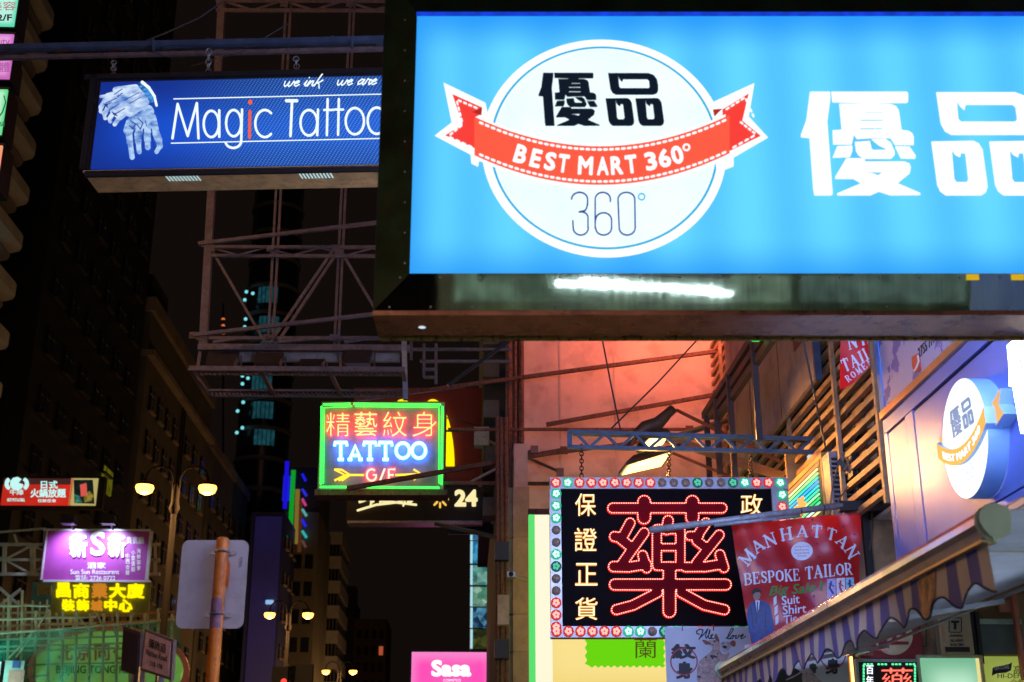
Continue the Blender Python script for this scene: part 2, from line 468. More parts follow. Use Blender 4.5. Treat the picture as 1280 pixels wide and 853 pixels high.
# balcony tower at the far left
t = thing('balcony_tower', 'tall dark apartment tower with stacked rounded beige balconies at the left edge', 'building', (-26, 60, 0))
bx('wall', (-14, -14, 0), (-1.6, 11, 75), darkwall, t)
G = Geo(); v = []
prof = [(-1.6, -26), (0, -26), (0, 9.6), (-.05, 10.1), (-.35, 10.6), (-.9, 10.9), (-1.6, 11)]
def slab(z, th, inset=0.):
    vs = [(x - inset, y - inset, z) for x, y in prof] + [(x - inset, y - inset, z+th) for x, y in prof]; n = len(prof)
    return vs, [tuple(range(n))[::-1], tuple(range(n, 2*n))] + [(i, (i+1) % n, (i+1) % n + n, i+n) for i in range(n)]
bsl = None
for k in range(26):
    z = 5.2 + 3.02*k
    if bsl is None:
        vs, fs = slab(0, .72); bsl = mesh_obj('balcony', vs, fs, mat('pale_balcony_concrete', (.62, .60, .54), .8, 0, .3, .4, .2), t); bsl.location = (0, 0, z)
        vs, fs = slab(-.75, .12, .45); rl = mesh_obj('floor_slab', vs, fs, greywall, bsl)
        wn = Geo()
        for q in range(12): wn.box((-1.62, -25.5+q*3, 1.3), (-1.5, -23.2+q*3, 2.6))
        wo_ = wn.obj('window_band', darkglass, bsl)
    else:
        c = bsl.copy(); c.location = (0, 0, z); COL.objects.link(c)
        r2 = rl.copy(); r2.parent = c; COL.objects.link(r2); r3 = wo_.copy(); r3.parent = c; COL.objects.link(r3)
for k, (y0, y1, z) in enumerate([(-4, -1.5, 30.8), (.5, 3, 30.8), (5, 8.5, 30.8), (-8, -5, 33.8), (-2, 1, 33.8), (6, 9, 12.6)]):
    bx('lit_window', (-1.6, y0, z), (-1.38, y1, z+1.5), cyanlit, t)

# black slab block
t = thing('dark_tower', 'unlit black tower block between the balcony tower and the low tan block', 'building', (-26, 74, 0))
bx('wall', (-16, 0, 0), (0, 24, 78), mat('black_tile', (.012, .012, .015), .5, 0, .3, .3), t)
windows_x(t, 0, 1, 23, 6, 12, 72, 16, 1.8, 1.7, warmlit, (3,), blacksteel)
yl = emi('yellow_stair_light', (.25, .24, .01), .3, var=.5, scale=1.5)
a = P(127, 611, X=-25.9)-t.location; b = P(141, 592, X=-25.9)-t.location; bx('lit_window', (0, a.y, a.z), (.15, b.y, b.z), yl, t)

# tan block with rows of windows
t = thing('tan_block', 'dim tan block with rows of dark windows behind the first twin lamp', 'building', (-26, 100, 0))
bx('wall', (-14, 0, 0), (0, 27, 40), tanwall, t)
bx('parapet', (-14.2, -.3, 40), (.35, 27, 41.2), beige, t)
bx('cornice', (-13, -.2, 36.2), (.6, 27, 36.7), beige, t)
windows_x(t, 0, 1, 13, 4, 6, 35, 8, 1.3, 2.0); 
windows_x(t, 0, 15, 26, 3, 6, 35, 8, 1.5, 1.8)
bx('roof_room', (-10, 4, 41.2), (-1.2, 10, 45), darkwall, t)
G = Geo()
for y in (13.6, 14.6): G.tube([(.15, y, 0), (.15, y, 36)], .09)
G.obj('drain_pipe', blacksteel, t)
t = thing('tan_block', 'lower dim tan block further along, right of the first lamp post', 'building', (-26, 127.5, 0))
bx('wall', (-14, 0, 0), (0, 24, 36), tanwall, t); bx('parapet', (-14, 0, 36), (.3, 24, 37), beige, t)
windows_x(t, 0, 1, 23, 6, 5, 33, 8, 1.5, 1.8)

# round tower with cyan lamps
t = thing('curved_tower', 'round cornered glass tower lit by cyan lamps at each floor', 'building', (-27, 166, 0))
dk = mat('dark_curtain_wall', (.025, .03, .035), .25, .2, .3, .4)
Geo().lathe([(0, 0), (3.4, 0), (3.4, 84), (2.6, 86), (0, 86)], n=28).obj('wall', dk, t, smooth=True)
cyl_ = emi('cyan_lamp', (.25, .9, 1.), .85); cyd = emi('cyan_glazing', (.03, .20, .26), .22, var=.5, scale=1.5)
zz = [P(305, y, Y=163).z for y in (368, 405, 436, 476, 512, 545)]
fl = Geo().lathe([(3.5, 0), (3.62, .1), (3.62, .5), (3.5, .6)], n=28).obj('floor_band', greywall, t)
for i, z in enumerate([8+4*k for k in range(19)]):
    f = fl if i == 0 else fl.copy()
    if i: COL.objects.link(f)
    f.location = (0, 0, z)
for k, z in enumerate(zz[:12]):
    a0 = -2.0 + .12*(k % 3)
    G = Geo(); n = 5
    for q in range(n):
        a = a0 + q*.16; b = a + .13
        G.add([(3.46*math.cos(a), 3.46*math.sin(a), z-1.3), (3.46*math.cos(b), 3.46*math.sin(b), z-1.3), (3.46*math.cos(b), 3.46*math.sin(b), z+1.), (3.46*math.cos(a), 3.46*math.sin(a), z+1.)], [(0, 1, 2, 3)])
    G.obj('lit_glazing', cyd, t)

for x, y in ((308, 365), (316, 367), (306, 375), (307, 399), (306, 409), (309, 436), (303, 470), (310, 473), (303, 480), (304, 503), (297, 514), (303, 535), (296, 541)):
    p = P(x, y, Y=162) - t.location; Geo().lathe([(0, -.24), (.17, -.17), (.24, 0), (.17, .17), (0, .24)], p, 8).obj('lamp', cyl_, t)
ol = emi('orange_lamp', (1, .2, .05), .8)
for y in (399, 407, 417): 
    p = P(279, y, Y=158) - Vector((-27, 166, 0)); Geo().lathe([(0, -.25), (.25, 0), (0, .25)], p, 8).obj('warning_lamp', ol, t)
Geo().tube([P(279, 380, Y=158)-Vector((-27,166,0)), P(279, 640, Y=158)-Vector((-27,166,0))], .12).obj('mast', blacksteel, t)

# blue column building, its floodlight wash painted as emission
t = thing('blue_lit_tower', 'narrow tower end with painted deep blue glow right of the blank road sign', 'building', P(324, 853, Y=140))
a = P(308, 640, Y=140); b = P(341, 853, Y=140)
blu = emi('blue_wash_emission', (.014, .012, .11), .28, .1, var=.5, scale=.12)
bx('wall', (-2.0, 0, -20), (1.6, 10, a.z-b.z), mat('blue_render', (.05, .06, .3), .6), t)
bx('blue_wash_panel', (-1.5, -.12, -18), (1.35, -.01, a.z-b.z-.5), blu, t)
windows_x(t, 1.6, .5, 9.5, 3, -18, a.z-b.z-1, 9, 1.2, 1.5)
bx('lamp', (.2, -.5, 8.0), (1.0, -.14, 8.4), emi('pale_blue_lamp', (.35, .6, 1), .8), t)

# LED bar building
t = thing('led_bar_block', 'dark corner block topped with vertical blue, green and amber light bars', 'building', P(370, 853, Y=150))
z0 = P(370, 853, Y=150).z
bx('wall', (-2.6, 0, -25), (1.6, 14, P(360, 640, Y=150).z - z0), tanwall, t)
bx('roof_screen', (-2.2, .6, P(360, 640, Y=150).z - z0), (1.5, 12, P(360, 583, Y=150).z - z0), darkwall, t)
def led(px0, py0, px1, py1, c, Y=149.5, w=1., s=1.):
    o = P(370, 853, Y=150); a = P(px0, py0, Y=Y)-o; b = P(px1, py1, Y=Y)-o
    Geo().bar(a, b, w, .3).obj('light_bar', emi('led_'+c.strip('#'), c, s), t)
led(359, 577, 356, 636, '#1a10e0', w=.45, s=.9); led(367, 588, 363, 662, '#10b030', w=.5, s=.7); led(372, 612, 370, 680, '#b09040', w=.5, s=.45); led(376, 625, 374, 690, '#704020', w=.4, s=.4)
for i, (y, c) in enumerate([(597, '#2020ff'), (616, '#3030f0'), (628, '#d04090'), (641, '#60b0b0'), (654, '#2828ff'), (668, '#30c0c0'), (680, '#604040')]):
    led(378, y-4, 382+i % 2, y+4, c, w=.5, s=.8)
bx('lit_window', (-2.75, -.2, 20.5), (-1.5, -.01, 23.5), emi('deep_blue_window', (.01, .02, .5), .9), t)
windows_y(t, -.01, -1.2, 1.4, 2, -10, 15, 8, .9, 1.6)

# striped office block
t = thing('striped_block', 'pale office block with dark ribbon windows between two far lamps', 'building', P(401, 853, Y=200))
z0 = P(401, 853, Y=200).z; zt = P(401, 665, Y=200).z - z0
wall = mat('weathered_spandrel', (.50, .49, .50), .8, 0, .3, .3)
bx('core', (-2.3, .3, -30), (2.0, 14, zt), darkglass, t)
nb = 12
sp = bx('spandrel', (-2.5, 0, 0), (2.25, 14.3, 1.9), wall, t)
for k in range(nb):
    f = sp if k == 0 else sp.copy()
    if k: COL.objects.link(f)
    f.location = (0, 0, zt - 1.9 - k*3.75)
G = Geo()
for k in range(9): G.box((-2.4 + k*.53, .12, -25), (-2.32 + k*.53, .3, zt-1))
G.obj('mullion', greywall, t)
bx('lit_window', (.4, .1, zt-21.2), (1.4, .29, zt-20.0), warmlit, t)
t = thing('distant_block', 'almost black high block right of the striped office block', 'building', P(445, 853, Y=260))
bx('wall', (-6, 0, -30), (-1, 16, P(445, 748, Y=260).z - P(445, 853, Y=260).z), darkwall, t)
bx('wall', (-1, 2, -30), (5.5, 18, P(445, 772, Y=260).z - P(445, 853, Y=260).z), mat('dim_brown_wall', (.09, .06, .05), .8, 0, .3, .3), t)
windows_y(t, 2-.01, -.6, 5.2, 4, -5, 11, 5, .8, 1.7, emi('dim_orange_window', (.8, .15, .06), .5), (15,))
Geo().box((-4, 3, 16), (-1, 8, 19)).obj('roof_room', darkwall, t)

# ================================================================== STREET LAMPS (twin sodium)
bulbm = emi('sodium_lamp_glow', (1.0, .38, .05), 8.)
lampm = mat('lamp_post_bronze', (.012, .010, .009), .8, 0, .2, 6, 0, 0, 0, 1, .1)
def twin_lamp(Y, label, E=680):
    base = Vector((-9.55, Y, .15)); H = 11.25
    t = thing('street_lamp', label, 'street lamp', base, 0, 'twin armed sodium lamps down the middle of the road')
    G = Geo().tube([(0, 0, 0), (0, 0, 1.2), (0, 0, 1.25), (0, 0, H+.1)], [.2, .2, .13, .09], 10); G.obj('pole', lampm, t, True)
    Geo().lathe([(0, H+.35), (.05, H+.3), (.12, H+.1), (.12, H-.3), (.18, H-.5), (.1, H-.7)], n=10).obj('finial', lampm, t, True)
    for s in (-1, 1):
        arc = [(s*.1, 0, H-.5)] + [(s*(.56 - .46*math.cos(math.pi*i/10)), 0, H+.42 + .48*math.sin(math.pi*i/10)) for i in range(11)]
        arm = Geo().tube(arc, .035, 6).obj('arm', lampm, t, True)
        e = Vector((s*1.02, 0, 0)); ez = arc[-1][2]
        hd = Geo().lathe([(0, .10), (.12, .09), (.22, .05), (.30, -.01), (.33, -.035)], n=16)
        hd.v = [(x*.9+e.x, y*.9, z+ez-.15) for x, y, z in hd.v]; h = hd.obj('lamp_head', lampm, t, True)
        gl = Geo().lathe([(.31, -.03), (.33, -.10), (.27, -.24), (.12, -.31), (0, -.32)], n=16)
        gl.v = [(x*.9+e.x, y*.9, z+ez-.15) for x, y, z in gl.v]; gl.obj('glass_bowl', bulbm, h, True)
        ld = bpy.data.lights.new('sodium', 'POINT'); ld.energy = E; ld.color = (1, .50, .17); ld.shadow_soft_size = .2
        lo = bpy.data.objects.new('lamp_light', ld); lo.location = (e.x, 0, ez-.6); link(lo, t)
twin_lamp(42, 'nearest twin sodium lamp in view in front of the dim tan block')
twin_lamp(71, 'second twin sodium lamp, lower in the picture in front of the striped block')
twin_lamp(101, 'third and smallest twin sodium lamp peeping over the bottom edge')
for k_, y_ in enumerate((130, 160, 190)): twin_lamp(y_, ('fourth', 'fifth', 'sixth')[k_] + ' twin sodium lamp of the row, just below the bottom edge', 1500)
twin_lamp(13, 'twin sodium lamp standing left of the picture that lights the yellow pole', 380)

# ================================================================== SIGNS OVER THE FAR SIDE OF THE ROAD
# red hot pot sign
B = Board(P(5, 633, Y=65), -.01)
B.thing('restaurant_lightbox', 'red lightbox with white emblem, Chinese characters and a framed food picture', 'sign')
B.rect('casing', 2, 595, 127, 636, blacksteel, -.5, -.02)
B.rect('lit_panel', 5, 598, 88, 632, emi('red_panel_print', '#c8281c', .9, var=.25, scale=.6), -.02, .05)
B.rect('dim_top', 5, 598, 88, 606, emi('dim_grey_panel', '#4a2a28', .7), .05, .07)
wh = emi('mint_white_print', (.55, .95, .9), 1.0)
for s, x in ((-1, 13.5), (1, 28.5)):
    B.tube('emblem_ring', [[(x + s*0 + 5.2*math.cos(a)*s*(-1 if False else 1), 605 + 6.2*math.sin(a)) for a in [(-1.2 + 2.4*i/8) for i in range(9)]]], .10, wh, .12)
B.tube('emblem_disc', [[(21+3.5*math.cos(k), 605+4*math.sin(k)) for k in [i*.7 for i in range(9)]]], .2, wh, .12)
B.text('lettering', '牛陣', (12, 612, 29, 619), wh, .05, .08)
B.text('small_lettering', 'HOT POT & GRILL', (9, 623, 31, 627), wh, .05, .08)
B.text('lettering', '日式', (51, 601, 72, 611), wh, .05, .08, offset=.02)
B.text('lettering', '火鍋放題', (38, 611, 82, 622), wh, .05, .08, offset=.02)
B.text('small_lettering', '任飲任食', (47, 624, 70, 628), wh, .05, .08)
pic = B.rect('food_picture', 89, 598, 119, 632, emi('picture_frame_print', '#c8b870', .8), -.02, .05)
B.poly('bowl_print', [[(92, 600), (116, 600), (118, 630), (93, 629)]], emi('dark_bowl_print', '#12201c', .8, var=.6, scale=3), .05, .07)
B.poly('meat_print', [[(100, 606), (108, 604), (109, 619), (101, 621)]], emi('pink_meat_print', '#e05a50', .9), .07, .08)
B.poly('broth_print', [[(104, 619), (112, 614), (117, 620), (114, 627), (106, 628)]], emi('broth_print', '#8a7a30', .8, var=.7, scale=5), .07, .075)
B.poly('greens_print', [[(93, 618), (99, 620), (103, 628), (94, 629)]], emi('greens_print', '#3a8070', .8, var=.7, scale=5), .07, .078)
Geo().bar((-6, .2, 5*0+.3), (0, .2, .3), .2).bar((-6, .2, 1.2), (0, .2, 1.2), .2).obj('bracket', blacksteel, B.root)

# purple restaurant board on a lattice
Y = 60
B = Board(P(56, 727, Y=Y), -.01)
B.thing('restaurant_board', 'purple floodlit board with white Chinese name and two lamps on top', 'sign')
pm = mat('purple_vinyl', (.30, .045, .30), .45, 0, .2, .8, .1)
fr = mat('white_metal_trim', (.6, .6, .65), .4, .3, .1)
B.rect('board', 56, 664, 185, 726, pm, 0, .08)
for nm, r in (('trim', (54, 661, 188, 664)), ('trim', (54, 725, 188, 728)), ('trim', (54, 664, 56, 725)), ('trim', (184, 664, 188, 725))): B.rect(nm, *r, fr, 0, .14)
wp_ = mat('white_print', (.85, .85, .9), .5, 0, .05)
B.text('lettering', '新', (87, 669, 109, 697), wp_, .08, .14, offset=.035); B.text('lettering', '新', (135, 669, 157, 697), wp_, .08, .14, offset=.035)
B.text('monogram', 'S', (113, 664, 131, 695), wp_, .08, .13, offset=.03)
B.text('lettering', '酒家', (109, 703, 132, 711), wp_, .08, .1, offset=.01)
B.text('english_lettering', 'Sun Sun Restaurant', (88, 712, 149, 718), wp_, .08, .1)
B.text('telephone_lettering', '電話: 2736 0722', (94, 719, 144, 726), wp_, .08, .1)
for i, s in enumerate(['中', '西', '合', '璧', '小', '菜', '蛋', '糕', '海', '鮮', '宴', '會']):
    B.text('side_lettering', s, (157+7*(i//4), 692+7*(i % 4) - 4*(i//4) if i//4 < 2 else 690+7*(i % 4)-4, 162+7*(i//4), 698+7*(i % 4) - 4*(i//4) if i//4 < 2 else 696+7*(i % 4)-4), wp_, .08, .1)
B.text('side_lettering', '貴賓廳', (158, 671, 180, 680), wp_, .08, .1)
for px in (93, 142):
    x, z = B.uv(px, 664)
    h = Geo().bar((x, 0, z), (x, -1.0, z+.35), .08).box((x-.3, -1.25, z+.1), (x+.3, -.75, z+.5)).obj('floodlight', blacksteel, B.root)
    ld = bpy.data.lights.new('board_flood', 'SPOT'); ld.energy = 620; ld.color = (.66, .74, 1); ld.spot_size = R(125); ld.spot_blend = .9; ld.shadow_soft_size = .12
    lo = bpy.data.objects.new('board_light', ld); lo.location = (x, -1.0, z+.02); lo.rotation_euler = (R(-38)+R(0)*0, 0, 0); link(lo, B.root)
    lo.rotation_euler = (R(35), 0, 0)
t = thing('sign_lattice', 'pale steel lattice frame carrying the purple board to the left facade', 'steel frame', P(0, 727, Y=Y+.6))
o = P(0, 727, Y=Y+.6); paleg = mat('pale_green_steel', (.42, .47, .44), .5, .3, .25, 2)
def LT(px0, py0, px1, py1, w=.12, dy=0.): return (P(px0, py0, Y=Y+.6+dy)-o, P(px1, py1, Y=Y+.6+dy)-o, w)
for nm, a in (('chord', LT(-40, 681, 200, 681, .14)), ('chord', LT(-40, 700, 200, 700, .12)), ('chord', LT(-40, 718, 200, 718, .14)), ('chord', LT(-20, 667, 57, 661, .09)),
              ('post', LT(41, 681, 41, 718, .2)), ('post', LT(6, 681, 5, 720, .16)), ('post', LT(56, 661, 54, 728, .1)), ('post', LT(194, 681, 194, 720, .12)),
              ('brace', LT(6, 700, 40, 682, .09)), ('brace', LT(6, 700, 40, 718, .09)), ('brace', LT(41, 682, 58, 690, .09)), ('brace', LT(41, 716, 58, 706, .09)),
              ('brace', LT(-25, 685, 6, 700, .09)), ('brace', LT(18, 668, 22, 681, .09)), ('brace', LT(0, 757, 26, 737, .12, -1)), ('brace', LT(-3, 733, 24, 757, .12, -1))):
    Geo().bar(*a).obj(nm, paleg, t)

# yellow character sign
B = Board(P(50, 770, Y=59), -.01)
B.thing('character_sign', 'olive signboard with fat yellow Chinese characters above the green netting', 'sign')
B.rect('board', 41, 728, 185, 771, mat('olive_board', (.20, .24, .05), .7, 0, .4, 1.2), -.1, 0)
B.rect('panel_end', 41, 729, 62, 769, mat('teal_board', (.05, .18, .2), .6, 0, .4, 1.2), 0, .03)
ye = emi('yellow_neon_letter', (1., .78, .0), 1.25); yo = emi('tired_orange_letter', (.85, .30, .02), .7); yd = mat('dead_letter', (.25, .2, .06), .6)
for s, b, m in (('同', (46, 731, 64, 745), yd), ('昌', (70, 728, 88, 747), ye), ('商', (91, 729, 111, 748), ye), ('業', (114, 729, 134, 748), yo), ('大', (136, 729, 157, 748), ye), ('廈', (158, 729, 180, 748), ye),
                ('裝', (77, 749, 93, 764), ye), ('飾', (95, 749, 111, 764), ye), ('城', (113, 750, 128, 764), yo), ('中', (130, 749, 146, 764), ye), ('心', (148, 749, 165, 765), ye)):
    B.text('character', s, b, m, .03, .12, offset=.035 if s not in '大中心同' else .05)

# bamboo scaffold, net, oval sign
bam = mat('bamboo_pole', (.52, .56, .42), .6, 0, .3, 3); o = P(0, 853, Y=57)
t = thing('bamboo_scaffold', 'lashed bamboo scaffold wrapped round the oval sign, lower left corner', 'scaffold', o)
def pole(px0, py0, px1, py1, dy=0., r=.05, m=bam, nm='bamboo_pole'):
    a = P(px0, py0, Y=57+dy)-o; b = P(px1, py1, Y=57+dy)-o; d = b-a; q = [a + d*(i/5) + Vector((0, 0, random.uniform(-.02, .02))) for i in range(6)]
    Geo().tube(q, r, 6).obj(nm, m, t)
for i, x in enumerate(range(-8, 215, 17)):
    top = 742 if x < 42 else 764
    pole(x+2, top + random.randint(-4, 4), x-1, 900, 0, .06)
for x in range(0, 60, 9): pole(x+5, 745+random.randint(0, 12), x+3, 795, 1.2, .045)
for x in range(70, 215, 23): pole(x, 766, x+random.randint(-4, 6), 795, 1.2, .045)
for y, dy in ((758, 0), (767, .3), (775, 0), (783, .4), (791, 0)): pole(-10, y, 62 if y < 770 else 120, y-1-(y > 770)*3, dy, .06)
for y in (770, 779): pole(60, y+3, 218, y-5, .6, .05, mat('lamplit_tint_bamboo', (.45, .22, .06), .6))  # orange lamplight painted into the base colour of these poles
pole(-10, 793, 218, 775, -.3, .06)
for y in (797, 806, 812, 830, 846): pole(-10, y+3, 60 + (y % 3)*60, y-2, 0, .045)
for a in ((62, 762, 20, 822), (50, 780, 5, 830), (120, 765, 132, 790), (168, 766, 155, 790), (96, 768, 112, 788)): pole(*a, -.2, .04)
m = bpy.data.materials.new('green_safety_net'); m.use_nodes = True; n = m.node_tree.nodes; l = m.node_tree.links; b = n['Principled BSDF']
b.inputs['Base Color'].default_value = (.01, .50, .36, 1); b.inputs['Roughness'].default_value = .7
wv = n.new('ShaderNodeTexNoise'); wv.inputs['Scale'].default_value = 1.1; wv.inputs['Detail'].default_value = 4
mr = n.new('ShaderNodeMapRange'); mr.inputs[3].default_value = .12; mr.inputs[4].default_value = .62; l.new(wv.outputs[0], mr.inputs[0]); l.new(mr.outputs[0], b.inputs['Alpha'])
nv = []; nf = []; nx, ny = 46, 16
for j in range(ny+1):
    for i in range(nx+1):
        px = -12 + i*5.2; top = 795 - (px+10)*.082; py = top + (900-top)*j/ny
        p = P(px, py, Y=56.6) - o; p.y += .25*math.sin(i*.9+j*.7)+.18*math.sin(j*1.7+i*.3); nv.append(tuple(p))
for j in range(ny):
    for i in range(nx): a = j*(nx+1)+i; nf.append((a, a+1, a+nx+2, a+nx+1))
mesh_obj('safety_net', nv, nf, m, t, smooth=True)
B = Board(P(100, 853, Y=58.6), -.01)
B.thing('oval_sign', 'big green and yellow oval shop sign with red rim behind green netting', 'sign')
def ell(cx, cy, rx, ry, n=40, a0=0, a1=2*math.pi, inc=False): return [(cx+rx*math.cos(a0+(a1-a0)*i/(n-(1 if inc else 0))), cy+ry*math.sin(a0+(a1-a0)*i/(n-(1 if inc else 0)))) for i in range(n)]
B.poly('rim', [ell(135, 838, 101, 56)], emi('dull_red_rim', '#7a3024', .5, .1), -.2, 0)
B.poly('face', [ell(135, 838, 94, 49)], emi('green_yellow_face', (.18, .42, .06), .62, .1, var=.4, scale=.35), 0, .04)
rd = emi('dull_red_characters', '#6a2a1c', .6)
for i, s in enumerate('北京同仁堂'): B.text('character', s, (72+23*i, 806, 91+23*i, 826), rd, .04, .08, offset=.03)
B.text('english_lettering', 'BEIJING TONG REN TANG', (70, 832, 205, 845), emi('dark_green_letter', '#20380c', .5), .04, .08, offset=.02)
B.root.location = B.root.location
t = thing('billboard', 'pale poster panel with pink and blue blocks at the bottom left corner', 'sign', P(0, 853, Y=55.8)); q = P(0, 853, Y=55.8)
def rr(nm, x0, y0, x1, y1, m, d=0.):
    a = P(x0, y1, Y=55.8-d)-q; b = P(x1, y0, Y=55.8-d)-q; return bx(nm, (a.x, -d, a.z), (b.x, -d+.05, b.z), m, t)
rr('board', -10, 826, 31, 880, mat('pale_poster', (.30, .36, .36), .6, 0, .3, 2)); rr('pink_block', 6, 838, 31, 880, mat('pink_poster', (.45, .16, .14), .6), .06); rr('blue_block', 15, 826, 25, 835, mat('blue_poster', (.02, .06, .25), .6), .07)
Geo().bar((-.5, .1, -3), (-.5, .1, 1), .1).bar((.9, .1, -3), (.9, .1, 1), .1).obj('post', blacksteel, t)
B2_ = thing('cyan_led_board', 'cyan white LED board in the bottom left corner, rear glow added to light the net', 'led sign', P(0, 850, Y=54)); q = B2_.location.copy()
a = P(-75, 900, Y=54)-q; b = P(4, 828, Y=54)-q; bx('casing', (a.x, -.2, a.z), (b.x+.05, .1, b.z+.05), blacksteel, B2_); bx('led_face', (a.x, .1, a.z), (b.x, .13, b.z), emi('cyan_net_fill', (.35, 1, .8), 8), B2_)  # glow on the net side added to light the green netting
bx('led_face', (a.x, -.23, a.z), (b.x, -.2, b.z), emi('cyan_led_front', (.4, .85, .9), .9, var=.9, scale=14), B2_)
t = thing('podium_building', 'dark podium building behind the scaffold and the purple board', 'building', (-26, 61.5, 0))
bx('wall', (-8, 0, 0), (5.2, 9, P(100, 800, Y=61.5).z), darkwall, t)

# ================================================================== NEAR LEFT: backs of road signs
sp_ = mat('sign_back_aluminium', (.52, .53, .56), .45, .25, .10, 3, .05, .12)
yp = mat('yellow_painted_pole', (.90, .22, .02), .45, 0, .25, 10, .1, .25)
o = P(265, 853, Y=9)
t = thing('road_sign', 'back of a blank rounded aluminium road sign on an orange lit pole', 'road sign', (o.x, 9, .13))
a = P(219, 786, Y=9.06); b = P(312, 676, Y=9.06)
me = bmesh.new(); L = []; w2, h2, r = (b.x-a.x), (b.z-a.z), .05
for cx, cz, s in ((w2-r, h2-r, 0), (r, h2-r, 1), (r, r, 2), (w2-r, r, 3)):
    for k in range(6): an = math.pi/2*(s + k/5); L.append((cx+r*math.cos(an), cz+r*math.sin(an)))
n = len(L); vs = [(x, -.0, z) for x, z in L] + [(x, -.004, z) for x, z in L]
pl = mesh_obj('sign_plate', vs, [tuple(range(n)), tuple(range(n, 2*n))[::-1]] + [(i, i+n, (i+1) % n+n, (i+1) % n) for i in range(n)], sp_, t); pl.location = a - Vector((o.x, 9, .13)); pl.rotation_euler = (0, 0, R(-1.5))
G = Geo()
zt = P(268, 672, Y=9).z - .13
Geo().tube([(0, 0, 0), (0, 0, zt-.02), (0, 0, zt)], [.043, .043, .03], 14).obj('pole', yp, t, True)
for z in (a.z+.09-.13, b.z-.09-.13):
    Geo().tube([(.047*math.cos(k*.4), .047*math.sin(k*.4), z) for k in range(16)], .008, 5, closed=True).box((-.09, .035, z-.015), (.09, .05, z+.015)).obj('clamp', galv, t)
G = Geo().tube([(-.002, -.001, zt-.42), (-.001, -.001, zt-.62)], .0435, 14)
G.obj('torn_sticker', mat('faded_blue_sticker', (.34, .16, .22), .6, 0, .5, 20), t)
mesh_obj('peeling_tape', [(.04, -.045, zt-.12), (.075, -.05, zt-.2), (.07, -.05, zt-.36), (.045, -.048, zt-.34), (.05, -.05, zt-.2)], [(0, 1, 2, 3, 4)], mat('orange_tape', (.8, .2, .05), .5), t)
mesh_obj('glue_streak', [(w2*.74+a.x-o.x, +.052, a.z-.13+.13), (w2*.77+a.x-o.x, +.052, a.z-.13+.13), (w2*.80+a.x-o.x, +.052, a.z-.13+.35), (w2*.765+a.x-o.x, +.052, a.z-.13+.50), (w2*.75+a.x-o.x, +.052, a.z-.13+.36)], [(0, 1, 2, 3, 4)], mat('old_glue', (.26, .25, .18), .8, 0, .5, 60), t)
mesh_obj('small_sticker', [(w2*.93+a.x-o.x, -.13, a.z+.38-.13), (w2*.98+a.x-o.x, -.13, a.z+.39-.13), (w2*.985+a.x-o.x, -.13, a.z+.46-.13), (w2*.935+a.x-o.x, -.13, a.z+.45-.13)], [(0, 1, 2, 3)], mat('grey_sticker', (.35, .35, .37), .7, 0, .5, 60), t)

# street name plates
def plate(cx, Y, pts, label, face, back, txt=False):
    q = [P(x, y, Y=yy) for x, y, yy in pts]; o = P(cx, 900, Y=Y)
    t = thing('street_name_sign', label, 'street sign', (o.x, Y, .13)); O = Vector((o.x, Y, .13))
    v = [p-O for p in q]; nrm = (v[1]-v[0]).cross(v[3]-v[0]).normalized()
    if nrm.y > 0: nrm = -nrm
    bo = [p - nrm*.03 for p in v]
    mesh_obj('frame', v+bo, [(0,1,2,3), (7,6,5,4), (0,4,5,1), (1,5,6,2), (2,6,7,3), (3,7,4,0)], back, t)
    c = sum(v, Vector())/4; iv = [c + (p-c)*.86 + nrm*.006 for p in v]
    ib = [p - nrm*.004 for p in iv]
    fc = mesh_obj('face', iv+ib, [(0,1,2,3), (7,6,5,4), (0,4,5,1), (1,5,6,2), (2,6,7,3), (3,7,4,0)], face, t)
    if txt:
        for s, (u0, v0, u1, v1), ofs in (('彌敦道', (.16, .12, .85, .38), .0), ('Nathan Road', (.10, .44, .90, .60), .0), ('218-198', (.28, .72, .75, .86), .0)):
            vv, ff = text_geo(s, ofs); xs = [a[0] for a in vv]; ys = [a[1] for a in vv]; out = []
            for a_ in vv:
                U = u0 + (a_[0]-min(xs))/(max(xs)-min(xs))*(u1-u0); W = v1 - (a_[1]-min(ys))/(max(ys)-min(ys))*(v1-v0)
                p = iv[0]*(1-U)*(1-W) + iv[1]*U*(1-W) + iv[2]*U*W + iv[3]*(1-U)*W + nrm*(.003+.002*a_[2]); out.append(p)
            mesh_obj('lettering', out, ff, cable, t)
    return t, v
pink_ = mat('salmon_light_tint_plate', (.88, .55, .45), .5, 0, .15, 9, 0, .2)  # salmon street light put into the plate's base colour
t, v = plate(195, 11, [(181, 786, 11), (217, 800, 10.75), (214, 851, 10.75), (175, 838, 11)], 'tilted street name plate with black lettering and salmon light painted in', pink_, mat('plate_frame', (.22, .14, .10), .6), True)
for px, Yp in ((176, 11.1), (200, 11.05)):
    p = P(px, 853, Y=Yp) - Vector(t.location); Geo().tube([(p.x, p.y, 0), (p.x, p.y, p.z+.12)], .03, 10).obj('post', galv, t, True)
t, v = plate(165, 11.6, [(154, 783, 11.6), (176, 791, 11.45), (173, 846, 11.45), (151, 838, 11.6)], 'second street name plate seen from its dark side behind the salmon one', mat('dark_plate', (.05, .03, .03), .5), mat('plate_frame_dark', (.10, .05, .04), .6))
for px in (168,):
    p = P(px, 853, Y=11.7) - Vector(t.location); Geo().tube([(p.x, p.y, 0), (p.x, p.y, p.z+.12)], .03, 10).obj('post', blacksteel, t, True)

